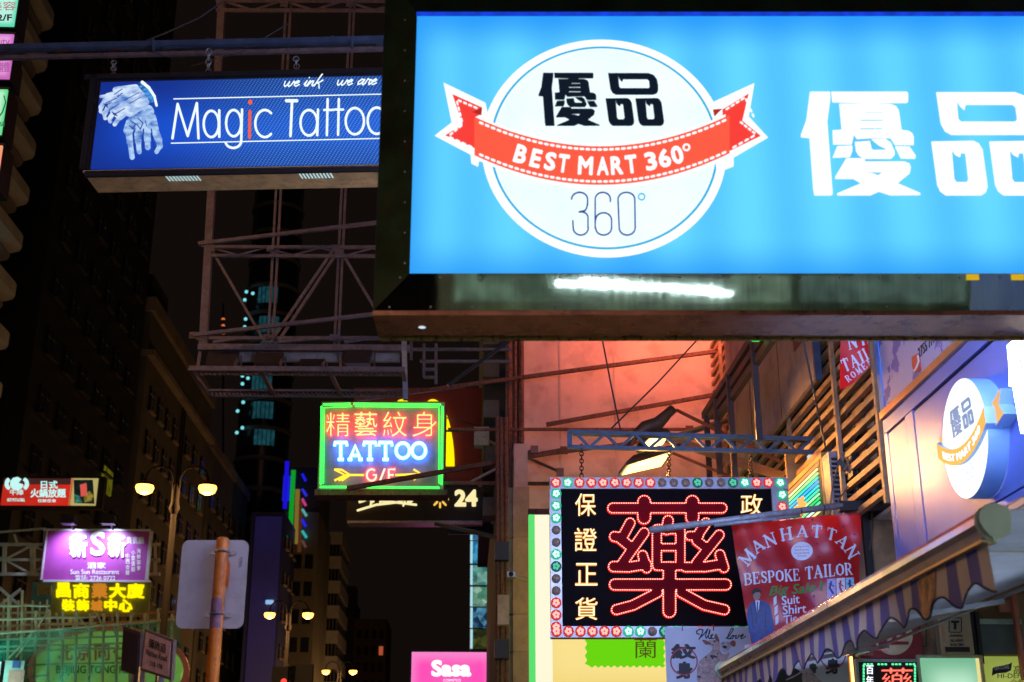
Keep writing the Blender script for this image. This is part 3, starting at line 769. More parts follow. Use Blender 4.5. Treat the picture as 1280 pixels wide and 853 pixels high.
# traffic signal and far street bits
o = P(365, 860, Y=60); t = thing('traffic_signal', 'dark traffic signal with a small red light at the bottom of the picture', 'traffic light', (o.x, 60, 0))
z = o.z
Geo().tube([(0, 0, 0), (0, 0, z+.6)], .08).obj('pole', blacksteel, t)
Geo().box((-.9, -.2, z+.1), (-.2, .2, z+.9)).box((.15, -.25, z-.3), (.9, .2, z+1.0)).obj('signal_head', blacksteel, t)
Geo().disc((-.35, -.22, z-.05+.3), .13).obj('red_light', emi('signal_red', (1, .05, .03), 2), t)
# ================================================================== backlit sheet: tube banding and edge falloff painted into its emission
def sheet(name, core, edge, x0, x1, z0, z1, m_edge=.28, s=1., period=.42, wave=.35, dots=0., mid=None):
    m = bpy.data.materials.new(name); m.use_nodes = True; N = m.node_tree.nodes; L = m.node_tree.links; b = N['Principled BSDF']
    b.inputs['Base Color'].default_value = (.03, .03, .03, 1); b.inputs['Roughness'].default_value = .5; b.inputs['Specular IOR Level'].default_value = .12; b.inputs['Emission Strength'].default_value = s
    tc = N.new('ShaderNodeTexCoord'); sx = N.new('ShaderNodeSeparateXYZ'); L.new(tc.outputs['Object'], sx.inputs[0])
    def mth(op, a, b_=None, c=None):
        q = N.new('ShaderNodeMath'); q.operation = op
        for i, v in enumerate((a, b_, c)):
            if v is None: continue
            if isinstance(v, (int, float)): q.inputs[i].default_value = v
            else: L.new(v, q.inputs[i])
        return q.outputs[0]
    def sm(v, a, c):
        q = N.new('ShaderNodeMapRange'); q.interpolation_type = 'SMOOTHSTEP'; L.new(v, q.inputs[0]); q.inputs[1].default_value = a; q.inputs[2].default_value = c; return q.outputs[0]
    X, Z = sx.outputs[0], sx.outputs[2]
    e = mth('MULTIPLY', mth('MULTIPLY', sm(X, x0 - m_edge*.4, x0 + m_edge), sm(X, x1 + m_edge*.4, x1 - m_edge)), mth('MULTIPLY', sm(Z, z0 - m_edge*.3, z0 + m_edge), sm(Z, z1, z1 - m_edge*1.3)))
    no = N.new('ShaderNodeTexNoise'); no.inputs['Scale'].default_value = .9; no.inputs['Detail'].default_value = 3; L.new(tc.outputs['Object'], no.inputs['Vector'])
    wv = mth('MULTIPLY_ADD', mth('SINE', mth('MULTIPLY', X, 2*math.pi/period)), wave*.22, 1 - wave*.4)
    wv = mth('MULTIPLY', wv, mth('MULTIPLY_ADD', no.outputs[0], .3, .88))
    f = mth('MULTIPLY', mth('MULTIPLY_ADD', e, .8, .2), wv)
    mx = N.new('ShaderNodeMix'); mx.data_type = 'RGBA'; L.new(f, mx.inputs[0]); mx.inputs[6].default_value = (*lin(edge), 1); mx.inputs[7].default_value = (*lin(core), 1)
    out = mx.outputs[2]
    if dots:
        a = mth('SINE', mth('MULTIPLY', mth('ADD', X, mth('MULTIPLY', Z, .5)), 2*math.pi/dots)); c = mth('SINE', mth('MULTIPLY', Z, 2*math.pi/dots))
        d = sm(mth('MULTIPLY', a, c), .0, .8); d = mth('MULTIPLY', d, sm(X, x0 + .5, x0 + 1.9))
        m2 = N.new('ShaderNodeMix'); m2.data_type = 'RGBA'; L.new(mth('MULTIPLY', d, .75), m2.inputs[0]); L.new(out, m2.inputs[6]); m2.inputs[7].default_value = (*lin(mid), 1); out = m2.outputs[2]
    L.new(out, b.inputs['Emission Color']); return m

# ================================================================== BIG BLUE LIGHTBOX
W0 = emi('backlit_white', (1., 1.02, 1.03), 1.1, .05); W1 = emi('backlit_pale', (.82, .99, 1.02), 1.1, .05, var=.07, scale=3)
K0 = emi('backlit_black', (.002, .008, .02), 1., .02); RED = emi('backlit_red', '#ff5c42', 1.0, .05); RED2 = emi('backlit_red_shade', '#ff4038', .95, .05); RED3 = emi('backlit_dark_red', '#b82a20', .9, .05)
LB = emi('backlit_cyan_line', '#20b4e8', 1.0, .05); NB = emi('backlit_navy', '#0a2f9a', .9, .05)
YOU = [[(100,65),(210,65),(212,100),(195,230),(225,630),(215,636),(125,636),(118,600),(98,320),(50,315),(52,295),(80,220)],
       [(218,65),(634,65),(641,75),(641,118),(634,126),(485,126),(478,131),(545,133),(575,145),(590,170),(605,276),(645,281),(665,296),(672,315),(672,358),(570,358),(545,320),(440,320),(360,325),(342,300),(330,355),(228,355),(225,278),(275,275),(262,131),(370,131),(372,126),(224,122)],
       [(405,176),(499,176),(499,182),(405,182)], [(378,218),(501,218),(501,226),(378,226)], [(378,265),(501,265),(501,273),(378,273)],
       [(250,366),(333,362),(333,395),(320,425),(225,428)], [(570,367),(648,367),(683,418),(680,434),(602,432)],
       [(348,342),(430,337),(440,380),(448,386),(516,386),(518,378),(480,360),(440,327),(515,325),(545,345),(566,395),(568,412),(548,434),(400,434),(368,415),(354,390)],
       [(300,432),(400,432),(404,450),(620,450),(648,462),(656,480),(650,515),(582,570),(708,624),(708,634),(545,636),(480,615),(435,636),(252,636),(250,626),(382,570),(340,545),(240,545),(240,532)], [(376,508),(502,508),(475,526),(445,515)]]
PIN = [[(797,68),(1230,68),(1290,90),(1325,140),(1336,200),(1336,262),(1318,290),(1280,302),(880,302),(845,282),(822,240)],
       [(906,78),(912,120),(930,145),(952,166),(958,136),(1218,136),(1235,150),(1243,215),(1233,230),(932,230),(918,215)]]
for dx in (0, 320):
    PIN += [[(770+dx,340),(1000+dx,336),(1030+dx,350),(1052+dx,385),(1080+dx,590),(1070+dx,620),(1045+dx,636),(850+dx,636),(820+dx,615),(803+dx,580)],
            [(879+dx,350),(886+dx,390),(902+dx,412),(928+dx,426),(934+dx,402),(958+dx,405),(974+dx,548),(965+dx,564),(908+dx,564),(896+dx,548)]]
def brand(B, nm, x0, y0, sc, m, d0, d1, f=None, lo=(50, 65)):
    """the two heavy characters; sc = pixels per drawing unit"""
    f = f or (lambda x, y: (x0 + (x-lo[0])*sc, y0 + (y-lo[1])*sc))
    return [B.poly('character', [[f(*p) for p in L] for L in S], m, d0, d1) for S in (YOU, PIN)]
A0 = -YAW; A2 = -YAW
B = Board(P(512, 342, Y=7), A0)
big = B.thing('blue_lightbox_sign', 'huge blue lightbox sign with round white emblem, red ribbon and white characters', 'lightbox sign')
x0, z0 = B.uv(512, 342); x1, z1 = B.uv(1392, 16)
frm = mat('mirror_polished_dark_steel', (.50, .58, .52), .0, 1, .16, 2.2, .008, .10)
frm2 = mat('green_reflection_steel', (.012, .045, .02), .36, .6, .8, 1.6, .08, .25)  # green reflection painted into the frame's mottled base colour
B.rect('lit_panel', 512, 342, 1392, 16, sheet('big_blue_sheet', '#68deff', '#0490fc', x0, x1, z0, z1, .25, 1., .47, .62), -.02, 0)
B.rect('top_shadow_strip', 520.5, 20, 1392, 15, emi('deep_blue_edge', '#1040d8', .95, var=.3, scale=14), 0, .004)
D = .05
N = frm.node_tree.nodes; Lk = frm.node_tree.links; tc_ = [q for q in N if q.type == 'TEX_COORD'][0]
for q in [q for q in N if q.type == 'TEX_NOISE'][:2]:
    mp = N.new('ShaderNodeMapping'); mp.inputs['Scale'].default_value = (9, 1, .45); Lk.new(tc_.outputs['Object'], mp.inputs[0]); Lk.new(mp.outputs[0], q.inputs['Vector'])
ox0, oz0 = B.uv(467, 388, -D); ox1, oz1 = B.uv(1436, -34, -D)
I = [(x0, 0, z0), (x1, 0, z0), (x1, 0, z1), (x0, 0, z1)]; O = [(ox0, D, oz0), (ox1, D, oz0), (ox1, D, oz1), (ox0, D, oz1)]
for k, (nm, mm) in enumerate([('frame_bottom', frm), ('frame_side', frm2), ('frame_top', frm2), ('frame_side', frm2)]):
    a, b = k, (k+1) % 4
    v = [O[a], O[b], I[b], I[a]] ; v2 = [(x, y+.02, z) for x, y, z in v]
    nm = nm.replace('_bottom', '').replace('_top', '').replace('_side', '') + '_rail'
    o_ = mesh_obj(nm, v+v2, [(0,1,2,3), (7,6,5,4), (0,4,5,1), (1,5,6,2), (2,6,7,3), (3,7,4,0)], mm)
    o_.parent = B.root
brs = mat('scuffed_brown_steel', (.34, .19, .09), .26, .85, .3, 4, .05, .3)
yb = .43
G = Geo().box((ox0-.005, D+.001, oz0-.03), (ox1, yb, oz0-.002)); G.obj('underside', brs, big)
for nm, a, b in (('side_casing', (ox0-.005, D+.002, oz0), (ox0, yb, oz1)), ('side_casing', (ox1, D+.002, oz0), (ox1+.005, yb, oz1)), ('top_casing', (ox0, D+.002, oz1), (ox1, yb, oz1+.01))): bx(nm, a, b, blacksteel, big)
bx('rear_lit_panel', (x0, yb-.02, z0), (x1, yb, z1), emi('rear_blue_sheet', (.10, .28, 1.), 13), big)
rw_ = emi('rear_white_fill', (1, .97, .95), 12)  # unseen white disc and characters added on the rear to light the banner
G = Geo().disc((0, 0, 0), rr0, 48, (0, 1, 0)) if False else Geo(); G.disc(((x0+x1)*.36, yb+.004, (z0+z1)/2), (z1-z0)*.43, 48, (0, 1, 0)); G.obj('rear_fill_disc', rw_, big)
for k in range(2):
    v, ff = text_geo('優品'[1-k], .04); a_ = (x0+x1)*.36 + 1.05 + k*.78; mesh_obj('rear_fill_character', [(a_ + (.9-p[0])*.75, yb+.006+p[2]*.004, (z0+z1)/2-.28+p[1]*.75) for p in v], ff, rw_, big)
for nm, a, b in (('rear_rail', (ox0, yb-.01, oz0), (ox1, yb+.01, z0)), ('rear_rail', (ox0, yb-.01, z1), (ox1, yb+.01, oz1))): bx(nm, a, b, blacksteel, big)
xx, zz_ = B.uv(527, 402, -.2); Geo().disc((xx, .25, oz0-.032), .022, 12, (0, 0, -1)).obj('weep_hole_light', emi('small_white_led', (.7, .85, 1), 1), big)
# lip along the lower back edge with chipped yellow paint
cp = mat('chipped_yellow_paint', (.42, .28, .06), .7, 0, .6, 12, .1, .9)
bx('rear_lip', (ox0, yb, oz0-.045), (ox1, yb+.02, oz0-.004), cp, big)
G = Geo()
for k in range(17): u, w_ = B.uv(500+k*50, 347, 0); G.disc((u, .001, w_), .006, 8); u, w_ = B.uv(486+k*52, 381, 0); G.disc((u, D*.8-.004, w_), .006, 8)
for k in range(9): u, w_ = B.uv(506, 25+k*38, 0); G.disc((u, .001, w_), .006, 8)
tag(G.obj('screw', galv, big), kind='stuff')
# yellow tags stuck on the lower frame, their brightness put in as emission
for px in (1216, 1272):
    a, b = B.uv(px-8, 343), B.uv(px+8, 350); bx('yellow_tag', (a[0], -.006, b[1]), (b[0], .004, a[1]-.002), emi('glow_yellow_tag', (.8, .5, .01), .8), big)
# emblem
cx, cy = B.uv(755, 182); rr_ = B.uv(908, 182)[0] - cx
def discp(nm, r, m, d0, d1, n=96, r0=0):
    G = Geo().disc((0, 0, 0), r, n, (0, -1, 0), r0); G.v = [(x+cx, -d1, z+cy) for x, y, z in G.v]; return G.obj(nm, m, big)
discp('emblem_disc', rr_, W0, 0, .004)
discp('emblem_ring', rr_*.932, LB, 0, .006, r0=rr_*.912)
discp('emblem_field', rr_*.905, W1, 0, .006)
brand(B, 'c', 673, 91, .1165, K0, .006, .009)
CR2 = lambda L: C(540, 90, .2345, L)
B.poly('ribbon_tail_border', [CR2([(62,58),(285,165),(300,240),(245,505),(210,488),(205,440),(15,340),(105,270)])], W0, .006, .009)
B.poly('ribbon_tail_border', [[(943,104),(936,146),(960,172),(917,197),(917,208),(896,216),(890,160),(893,127)]], W0, .006, .009)
B.poly('ribbon_tail', [CR2([(108,118),(268,190),(262,225),(232,240),(235,410),(70,338),(163,282)])], RED2, .009, .012)
B.poly('ribbon_tail', [[(936,117),(928,151),(951,170),(914,188),(905,190),(903,137)]], RED2, .009, .012)
B.poly('ribbon_fold', [CR2([(216,214),(268,190),(264,232)])], RED3, .012, .014); B.poly('ribbon_fold', [[(891,137),(903,136),(893,146)]], RED3, .012, .014)
rt = lambda x: 183 - .00150*(x-750)**2
def band(o0, o1, xa, xb, n=40):
    a = [(xa + (xb-xa)*i/n, rt(xa + (xb-xa)*i/n) + o0) for i in range(n+1)]; b = [(xa + (xb-xa)*i/n, rt(xa + (xb-xa)*i/n) + o1) for i in range(n+1)]
    return a + b[::-1]
B.poly('ribbon_border', [band(-3, 52, 598, 907)], W0, .010, .013)
B.poly('ribbon', [band(0, 48, 593, 912)], RED, .013, .017)
st = []
for o_ in (4, 44):
    x = 600
    while x < 908: s_ = -.0030*(x-750); st.append((x, rt(x)+o_, x+3.2, rt(x)+o_+3.2*s_, 1.35)); x += 7.4
def dash(a, b, n): 
    for i in range(n): t0, t1 = (i+.2)/n, (i+.65)/n; st.append((a[0]+(b[0]-a[0])*t0, a[1]+(b[1]-a[1])*t0, a[0]+(b[0]-a[0])*t1, a[1]+(b[1]-a[1])*t1, 1.1))
for a, b, n in (((572,125),(598,136),4), ((571,126),(578,154),4), ((578,156),(561,170),3), ((561,171),(592,185),4), ((931,122),(906,138),4), ((932,123),(943,148),4), ((925,152),(945,168),4), ((944,169),(914,186),4)): dash(a, b, n)
tag(B.strokes('ribbon_stitching', st, W0, .017, .0195, .5), kind='stuff')
bm_ = 'BEST MART 360'
xs_ = [651, 670, 688, 704.5, None, 732, 753.5, 771, 789, None, 813.5, 830.5, 846.5]; ws_ = [15, 13, 14, 13.5, 0, 18.5, 14.5, 15, 14.5, 0, 14.5, 15, 14.5]
B.chars('ribbon_lettering', bm_, lambda i: (xs_[i], rt(xs_[i])+24.5, ws_[i], 23, math.atan(-.0030*(xs_[i]-750))), W0, .017, .020, offset=.035)
B.tube('degree_ring', [[(858+3.8*math.cos(k*.393), 184.5+3.8*math.sin(k*.393)) for k in range(17)]], .006, W0, .017)
def arc(cx, cy, rx, ry, a0, a1, n=10): return [(cx+rx*math.cos(R(a0+(a1-a0)*i/n)), cy+ry*math.sin(R(a0+(a1-a0)*i/n))) for i in range(n+1)]
p3 = [(714.5,248)] + arc(724.5,249,10,8.5,180,360) + [(734.5,256)] + arc(729,256,5,8,0,70,5) + [(724,265)] + arc(727,272,8,7,-80,0,5) + [(735,285)] + arc(726,285,9.5,9,0,180) + [(716,276)]
p6 = [(763,252)] + arc(753.5,249,9.5,8.5,0,-180) + [(744,285)] + arc(754.5,285,10,9,180,0) + [(764.5,276)] + arc(754.5,275,10,9,0,-180)
p0 = arc(783,249,10.5,8.5,180,360) + [(794,285)] + arc(784,285,10,9,0,180) + [(772.5,249)]
B.strokes('numerals', polystroke(p3, .95) + polystroke(p6, .95) + polystroke(p0, .95), NB, .006, .009, .35)
B.strokes('degree_ring', polystroke(arc(802, 246, 4, 4, 0, 360, 14), .8), LB, .006, .009, .3)
brand(B, 'c', 1001.3, 114.7, .2266, W0, .004, .010)

# supports of the big sign
t = thing('sign_bracket', 'black steel outrigger holding the big blue lightbox to the wall', 'steel frame', (4.0, 7.25, 6.4))
for z in (-.0, .25): Geo().bar((0, z-.1, .35), (-4.3, z-.1, .35), .08).obj('beam', blacksteel, t)
for k in range(4): Geo().bar((-.3-k*1.1, 0, .35), (-.3-k*1.1, 0, 1.6), .05).obj('hanger', blacksteel, t)
Geo().bar((0, 0, 1.6), (-4.3, 0, 1.6), .08).obj('beam', blacksteel, t)

# ================================================================== TATTOO HANDS LIGHTBOX
A1 = -YAW - R(2.45)
B = Board(P(118, 213, Y=11), A1)
mg = B.thing('tattoo_lightbox_sign', 'dark framed blue lightbox with tattooed hands and white lettering, hung on chains', 'lightbox sign')
x0, z0 = B.uv(113, 211); x1, z1 = B.uv(560, 92)
B.rect('lit_panel', 113, 211.5, 560, 93, sheet('tattoo_blue_sheet', '#0c56e0', '#05176c', x0, x1, z0, z1, .55, 1., 2.2, .3, .034, '#55aaf0'), -.02, 0)
a = B.uv(106, 214); b = B.uv(566, 88)
cs = mat('dull_black_casing', (.015, .014, .016), .5, .2, .3, 6)
bx('casing', (a[0], .02, a[1]), (b[0], .40, b[1]), cs, mg)
for p, q in (((106, 214), (566, 211.5)), ((106, 93), (566, 88)), ((106, 211.5), (113, 93)), ((560, 211.5), (566, 93))): B.rect('frame_rail', *p, *q, cs, -.02, .012)
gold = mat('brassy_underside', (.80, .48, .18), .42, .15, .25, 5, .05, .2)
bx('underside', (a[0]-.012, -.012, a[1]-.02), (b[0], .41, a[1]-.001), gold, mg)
for px in (222, 390):
    for k in range(10):
        xx = B.uv(px - 20 + k*4.3, 217)[0]
        q = [(xx, .07, a[1]-.0215), (xx+.014, .07, a[1]-.0215), (xx+.028, .20, a[1]-.0215), (xx+.014, .20, a[1]-.0215)]
        mesh_obj('vent_slot', q, [(0, 1, 2, 3)], emi('pale_vent_light', (.45, .75, .8), 1), mg)
wl = emi('tattoo_white_print', (.85, .97, 1), 1.05); ol_ = emi('tattoo_orange_print', '#f0603a', 1)
sl = -8/349.
ly = lambda x, y: y + (x-118)*sl
B.strokes('rule_line', polystroke([(217, ly(217, 126)), (560, ly(560, 126))], .55), wl, 0, .004, .4)
B.strokes('rule_line', polystroke([(214, ly(214, 181.3)), (560, ly(560, 181.3))], .55), wl, 0, .004, .4)
S = lambda L: C(270, 60, .1876, L)
e = lambda cx, cy, rx, ry, a0=0, a1=360, n=22: [(cx+rx*math.cos(R(a0+(a1-a0)*i/n)), cy+ry*math.sin(R(a0+(a1-a0)*i/n))) for i in range(n+1)]
Mw = lambda pts, r=1.45: polystroke(pts, r)
st = Mw([(215.5,173),(222,130),(234.5,170),(246,129),(248,173)])
st += Mw(e(264,155,9.5,16.5)) + Mw([(274,138),(274,171)])
st += Mw(e(292,154,9.5,16.5)) + Mw([(302.5,137),(301.5,175)] + e(291.5,176,10,9,0,160,10)[1:])
st += Mw(e(331,154.5,12,17,-50,-310,20))
st += Mw([(358,126),(371,126)], 1.9) + Mw([(365,127),(363,170)], 1.6)
st += Mw(e(386,153.5,10.5,16)) + Mw([(397.5,137),(396.5,169)])
st += Mw([(409.5,124),(408.5,169)]) + Mw([(405,137.5),(416,137.5)], 1.3) + Mw([(423.5,124),(422.5,168.5)]) + Mw([(418,137),(429,137)], 1.3)
st += Mw(e(443.5,151.5,11.5,16.5)) + Mw(e(471,151,11.5,16.5))
B.strokes('lettering', st, wl, 0, .005, .45)
B.strokes('letter_i', Mw([(312.3,139),(311.8,172)], 1.8) + Mw([(312.7,127.5),(312.8,128)], 2.7), ol_, 0, .005, .45)
CUR = {'w': (1.05, [[(0,.9),(.06,.3),(.2,.0),(.38,.25),(.5,.85),(.48,.25),(.62,0),(.82,.25),(.95,.95),(1.08,.8)]]), 'e': (.62, [[(-.02,.8),(.1,.45),(.4,.6),(.5,.85),(.36,1),(.14,.75),(.1,.25),(.3,0),(.62,.3)]]),
 'i': (.38, [[(0,.3),(.16,.95),(.1,.2),(.22,0),(.4,.25)], [(.24,1.45),(.25,1.5)]]), 'n': (.8, [[(0,.3),(.12,.95),(.06,0),(.12,.3),(.36,.9),(.52,.85),(.48,.2),(.6,0),(.8,.3)]]),
 'k': (.8, [[(0,.0),(.12,1.0),(.3,2.1)], [(.1,.45),(.5,.75),(.66,1.0)], [(.2,.55),(.42,.3),(.62,-.4)]]), 'a': (.85, [[(.6,.85),(.36,1),(.06,.55),(.14,.05),(.42,.25),(.64,.95),(.56,.2),(.68,0),(.88,.3)]]),
 'r': (.6, [[(0,.3),(.12,1.05),(.3,.85),(.44,.9),(.38,.3),(.48,0),(.66,.3)]]), ' ': (.55, [])}
def cursive(t, x, yb, h, w_, sl_, r):
    o_ = []
    for ch in t:
        ad_, Ls = CUR[ch]
        for L in Ls: o_ += polystroke([(x + (px*w_ + py*.45)*h, yb + (x-353)*sl - py*h) for px, py in L], r)
        x += ad_*h*w_ 
    return o_
for w_s, x_s in (('we', 353.5), ('ink', 379), ('we', 420), ('are', 445.5)): B.strokes('script_lettering', cursive(w_s, x_s, 108.3, 7.2, 1.62, sl, .72), wl, 0, .004, .28)
# printed hands
H = lambda L: C(110, 90, .1523, L)
def hst(L, r0, r1=None):
    L = H(L); r1 = r1 or r0; o_ = []
    for i in range(len(L)-1): o_.append((*L[i], *L[i+1], (r0 + (r1-r0)*i/max(1, len(L)-2))*.1523))
    return o_
def handmat(name, d, u, sc):
    m = emi(name, u, 1.0); N = m.node_tree.nodes; Lk = m.node_tree.links; tc = N.new('ShaderNodeTexCoord'); no = N.new('ShaderNodeTexNoise'); no.inputs['Scale'].default_value = sc; no.inputs['Detail'].default_value = 6
    mp = N.new('ShaderNodeMapping'); mp.inputs['Rotation'].default_value = (0, R(50), 0); mp.inputs['Scale'].default_value = (.8, 1, 1.3)
    Lk.new(tc.outputs['Object'], mp.inputs[0]); Lk.new(mp.outputs[0], no.inputs['Vector']); cr = N.new('ShaderNodeValToRGB'); cr.color_ramp.elements[0].position = .33; cr.color_ramp.elements[1].position = .6
    cr.color_ramp.elements[0].color = (*lin(d), 1); cr.color_ramp.elements[1].color = (*lin(u), 1); Lk.new(no.outputs[0], cr.inputs[0]); Lk.new(cr.outputs[0], N['Principled BSDF'].inputs['Emission Color']); return m
hm = handmat('hand_print', '#4a80d0', '#d2e6ff', 9); hm2 = handmat('hand_print_shade', '#3a70c4', '#b4d4fa', 13)
sk = emi('tattoo_ink_print', '#1c3f9a', .9)
low = hst([(480,330),(430,440)], 62) + hst([(520,380),(540,470)], 40) + hst([(350,420),(330,480)], 40) + hst([(330,470),(345,580),(362,700)], 27, 21) + hst([(405,480),(412,570),(420,655)], 27, 20) + hst([(480,480),(488,560),(490,620)], 28, 22) + hst([(545,470),(580,560),(590,610),(562,655)], 30, 18) + hst([(400,400),(450,450)], 70)
B.strokes('lower_hand_print', low, hm2, 0, .003, .4)
up = hst([(390,190),(250,300)], 75) + hst([(440,230),(340,300)], 66) + hst([(230,150),(390,130)], 28, 24) + hst([(250,170),(160,195),(105,203)], 20, 12) + hst([(215,210),(140,240),(108,290),(106,325)], 26, 17) + hst([(230,260),(165,300),(135,345),(140,380)], 26, 16) + hst([(270,290),(210,335),(180,385),(182,405)], 26, 17) + hst([(320,320),(260,370),(218,430)], 27, 17)
B.strokes('upper_hand_print', up, hm, .003, .006, .4)
B.strokes('cuff_print', hst([(445,85),(500,130),(545,200),(562,275)], 13, 10), wl, .006, .009, .4)
B.strokes('bracelet_print', hst([(435,110),(480,160),(520,230)], 24, 22), handmat('bracelet_print_ink', '#0c2f88', '#4aa0e8', 30), .005, .0075, .4)
ink = hst([(235,215),(150,255),(118,320)], 3) + hst([(255,262),(180,310),(150,370)], 3) + hst([(300,300),(225,345),(195,400)], 3) + hst([(130,262),(160,290),(150,265)], 4) + hst([(200,330),(240,360),(205,345),(235,340)], 4) + hst([(215,185),(280,140)], 3) + hst([(300,230),(420,170)], 2.5) + hst([(340,260),(430,210)], 2.5)
ink2 = hst([(350,400),(390,430),(370,470),(340,440)], 4) + hst([(410,380),(450,420),(430,470),(400,430)], 4) + hst([(470,400),(480,440)], 3) + hst([(385,470),(370,520),(380,640)], 5) + hst([(455,470),(450,560),(455,640)], 5) + hst([(520,470),(530,560),(545,640)], 5) + hst([(330,350),(420,330)], 4)
B.strokes('tattoo_lines_print', ink, sk, .006, .008, .3); B.strokes('tattoo_lines_print', ink2, sk, .003, .005, .3)
# hanging chains
def chain(parent, top, bot, n, r=.028, th=.006, m=galv, nm='chain'):
    G = Geo(); top = Vector(top); bot = Vector(bot); d = (bot-top)/n
    for i in range(n):
        c = top + d*(i+.5); L = d.length*.68; k = i % 2; pts = []
        for q in range(8):
            an = q*math.pi/4; a_ = r*math.cos(an); b_ = L*math.sin(an); pts.append(c + Vector((a_*(1-k)*1., a_*k, b_)))
        G.tube(pts, th, 5, closed=True)
    return G.obj(nm, m, parent, True)
for px, py in ((136, 66), (256, 51), (366, 61)):
    x, z = B.uv(px, py); xb, zb = B.uv(px-1 if px < 300 else px+2, 89)
    chain(mg, (x, .15, z), (xb, .15, zb), 6)

# truss above it
o = P(250, 60, Y=11.2); t = thing('sign_truss', 'blue black flat truss crossing the upper left above the hands sign', 'steel frame', o, A1)
Bt = Board(o, A1)
def TB(px0, py0, px1, py1, w, m, nm, d=0., h=None):
    a = Bt.uv(px0, py0, d); b = Bt.uv(px1, py1, d); Geo().bar((a[0], -d, a[1]), (b[0], -d, b[1]), w, h).obj(nm, m, t)
TB(-60, 61, 720, 44, .05, bluesteel, 'chord', 0, .055); TB(-60, 65, 720, 49.5, .05, bluesteel, 'chord', -.35, .03)
TB(-60, 74, 720, 56, .04, pinksteel, 'lower_bar', -.02)
for a in ((66, 67, 98, 59), (128, 58, 152, 64), (205, 64, 256, 52), (258, 50, 330, 62), (366, 61, 418, 47), (418, 48, 470, 57), (-20, 60, 30, 68)): TB(*a, .028, rust if a[0] in (66, 128) else bluesteel, 'brace', -.15, .035)
for x in (192, 440): TB(x, 50, x, 64 if x == 192 else 60, .02, bluesteel, 'batten', .03, .03)
Geo().tube([(lambda q: (q[0], 0, q[1]))(Bt.uv(x, y)) for x, y in ((170, 56), (210, 40), (250, 22), (290, -6))], .008, 5).obj('stay_cable', cable, t)
Geo().tube([(lambda q: (q[0], 0, q[1]))(Bt.uv(x, y)) for x, y in ((180, 62), (240, 82), (300, 66), (360, 30))], .005, 5).obj('loose_cable', cable, t)

# vertical sign stack at the far left edge
B = Board(P(0, 190, Y=14), 0)
B.thing('stacked_lightbox_sign', 'column of small lit white, pink and green panels at the far left edge', 'lightbox sign')
xz = mat('stack_casing', (.01, .02, .02), .4, .2)
for (xr, y0, y1, c1, c2) in ((25, -22, 31, '#c8fff0', '#38e0b0'), (17, 43, 64, '#f4a8ec', '#d060c8'), (14.5, 74, 97, '#f098e4', '#c860b8'), (9.5, 112, 167, '#c4ffd8', '#2ce07c'), (3, 182, 232, '#ffcaa8', '#ff9060')):
    p0 = B.uv(-44, y1); p1 = B.uv(xr, y0); m = sheet('panel_sheet_' + c2[1:], c1, c2, p0[0], p1[0], p0[1], p1[1], .06, .9, 1.5, .2)
    B.rect('lit_panel', -44, y1, xr, y0, m, 0, .03); B.rect('panel_casing', -50, y1+3, xr+2.5, y0-3, xz, -.35, .0)
B.text('lettering', '2/F', (-4, 18, 15, 26), K0, .03, .035, offset=.02)
B.text('lettering', '美容', (-14, 2, 20, 13), emi('grey_print', '#c08a8a', .8), .03, .035); B.text('lettering', 'Beauty', (-20, 47, 12, 60), emi('mauve_print', '#b060a8', .9), .03, .035)
B.text('lettering', '纖體', (-16, 78, 12, 90), emi('mauve_print', '#b060a8', .9), .03, .035); B.strokes('leaf_print', polystroke([(-4, 150), (3, 140), (7, 128), (5, 120)], .7), emi('green_print', '#20704a', .8), .03, .035, .4)
B.text('small_lettering', 'Tel 2368', (-20, 152, 6, 158), emi('green_print', '#20704a', .8), .03, .035)
Geo().bar((-1.2, .2, -3), (-1.2, .2, 5), .1).bar((-1.2, .2, 0), (-4.5, .2, 0), .1).obj('bracket', blacksteel, B.root)

# ================================================================== BILLBOARD LATTICE (seen from behind)
A2 = -YAW
o = P(250, 434, Y=18); B = Board(o, A2)
t = B.thing('billboard_lattice', 'tall rusty pink billboard lattice seen from behind with a floodlight walkway below', 'steel frame')
def LB_(nm, px0, py0, px1, py1, w, d=0., m=pinksteel, h=None):
    a = B.uv(px0, py0, d); b = B.uv(px1, py1, d); Geo().bar((a[0], -d, a[1]), (b[0], -d, b[1]), w, h).obj(nm, m, t)
LB_('column', 281, -60, 254, 434, .11, 0)
for x0, x1 in ((361, 335), (367, 341), (441, 418), (446, 423), (530, 505)): LB_('upright', x0, -60, x1, 430, .035, -.05)
for y in (1, 13, 309, 320): LB_('chord', 270 if y < 100 else 263, y, 540, y+.5, .045, .05)
for k in range(7): LB_('lacing', 278+k*38, 13 if k % 2 else 1, 316+k*38, 1 if k % 2 else 13, .028, .02)
for k in range(7): LB_('lacing', 264+k*34, 319 if k % 2 else 310, 298+k*34, 310 if k % 2 else 319, .02, .02)
LB_('walkway_rail', 248, 305, 560, 268, .05, .35); LB_('walkway_rail', 243, 419, 560, 382, .05, .35)
LB_('chord', 248, 423, 560, 423, .05, 0); LB_('beam', 248, 434.5, 512, 436, .09, .04, pinksteel, .09)
for a in ((265, 313, 331, 428), (417, 312, 338, 428), (424, 312, 347, 428), (425, 312, 480, 405), (341, 428, 341, 428.5), (266, 428, 300, 423), (430, 428, 465, 422), (345, 428, 400, 423)): LB_('brace', *a, .038, .02)
gst = mat('grey_sheet_steel', (.30, .27, .24), .7, .1, .3, 3, .1, .3)
B.rect('gutter_panel', 262, 452, 500, 440, gst, -.15, -.1)
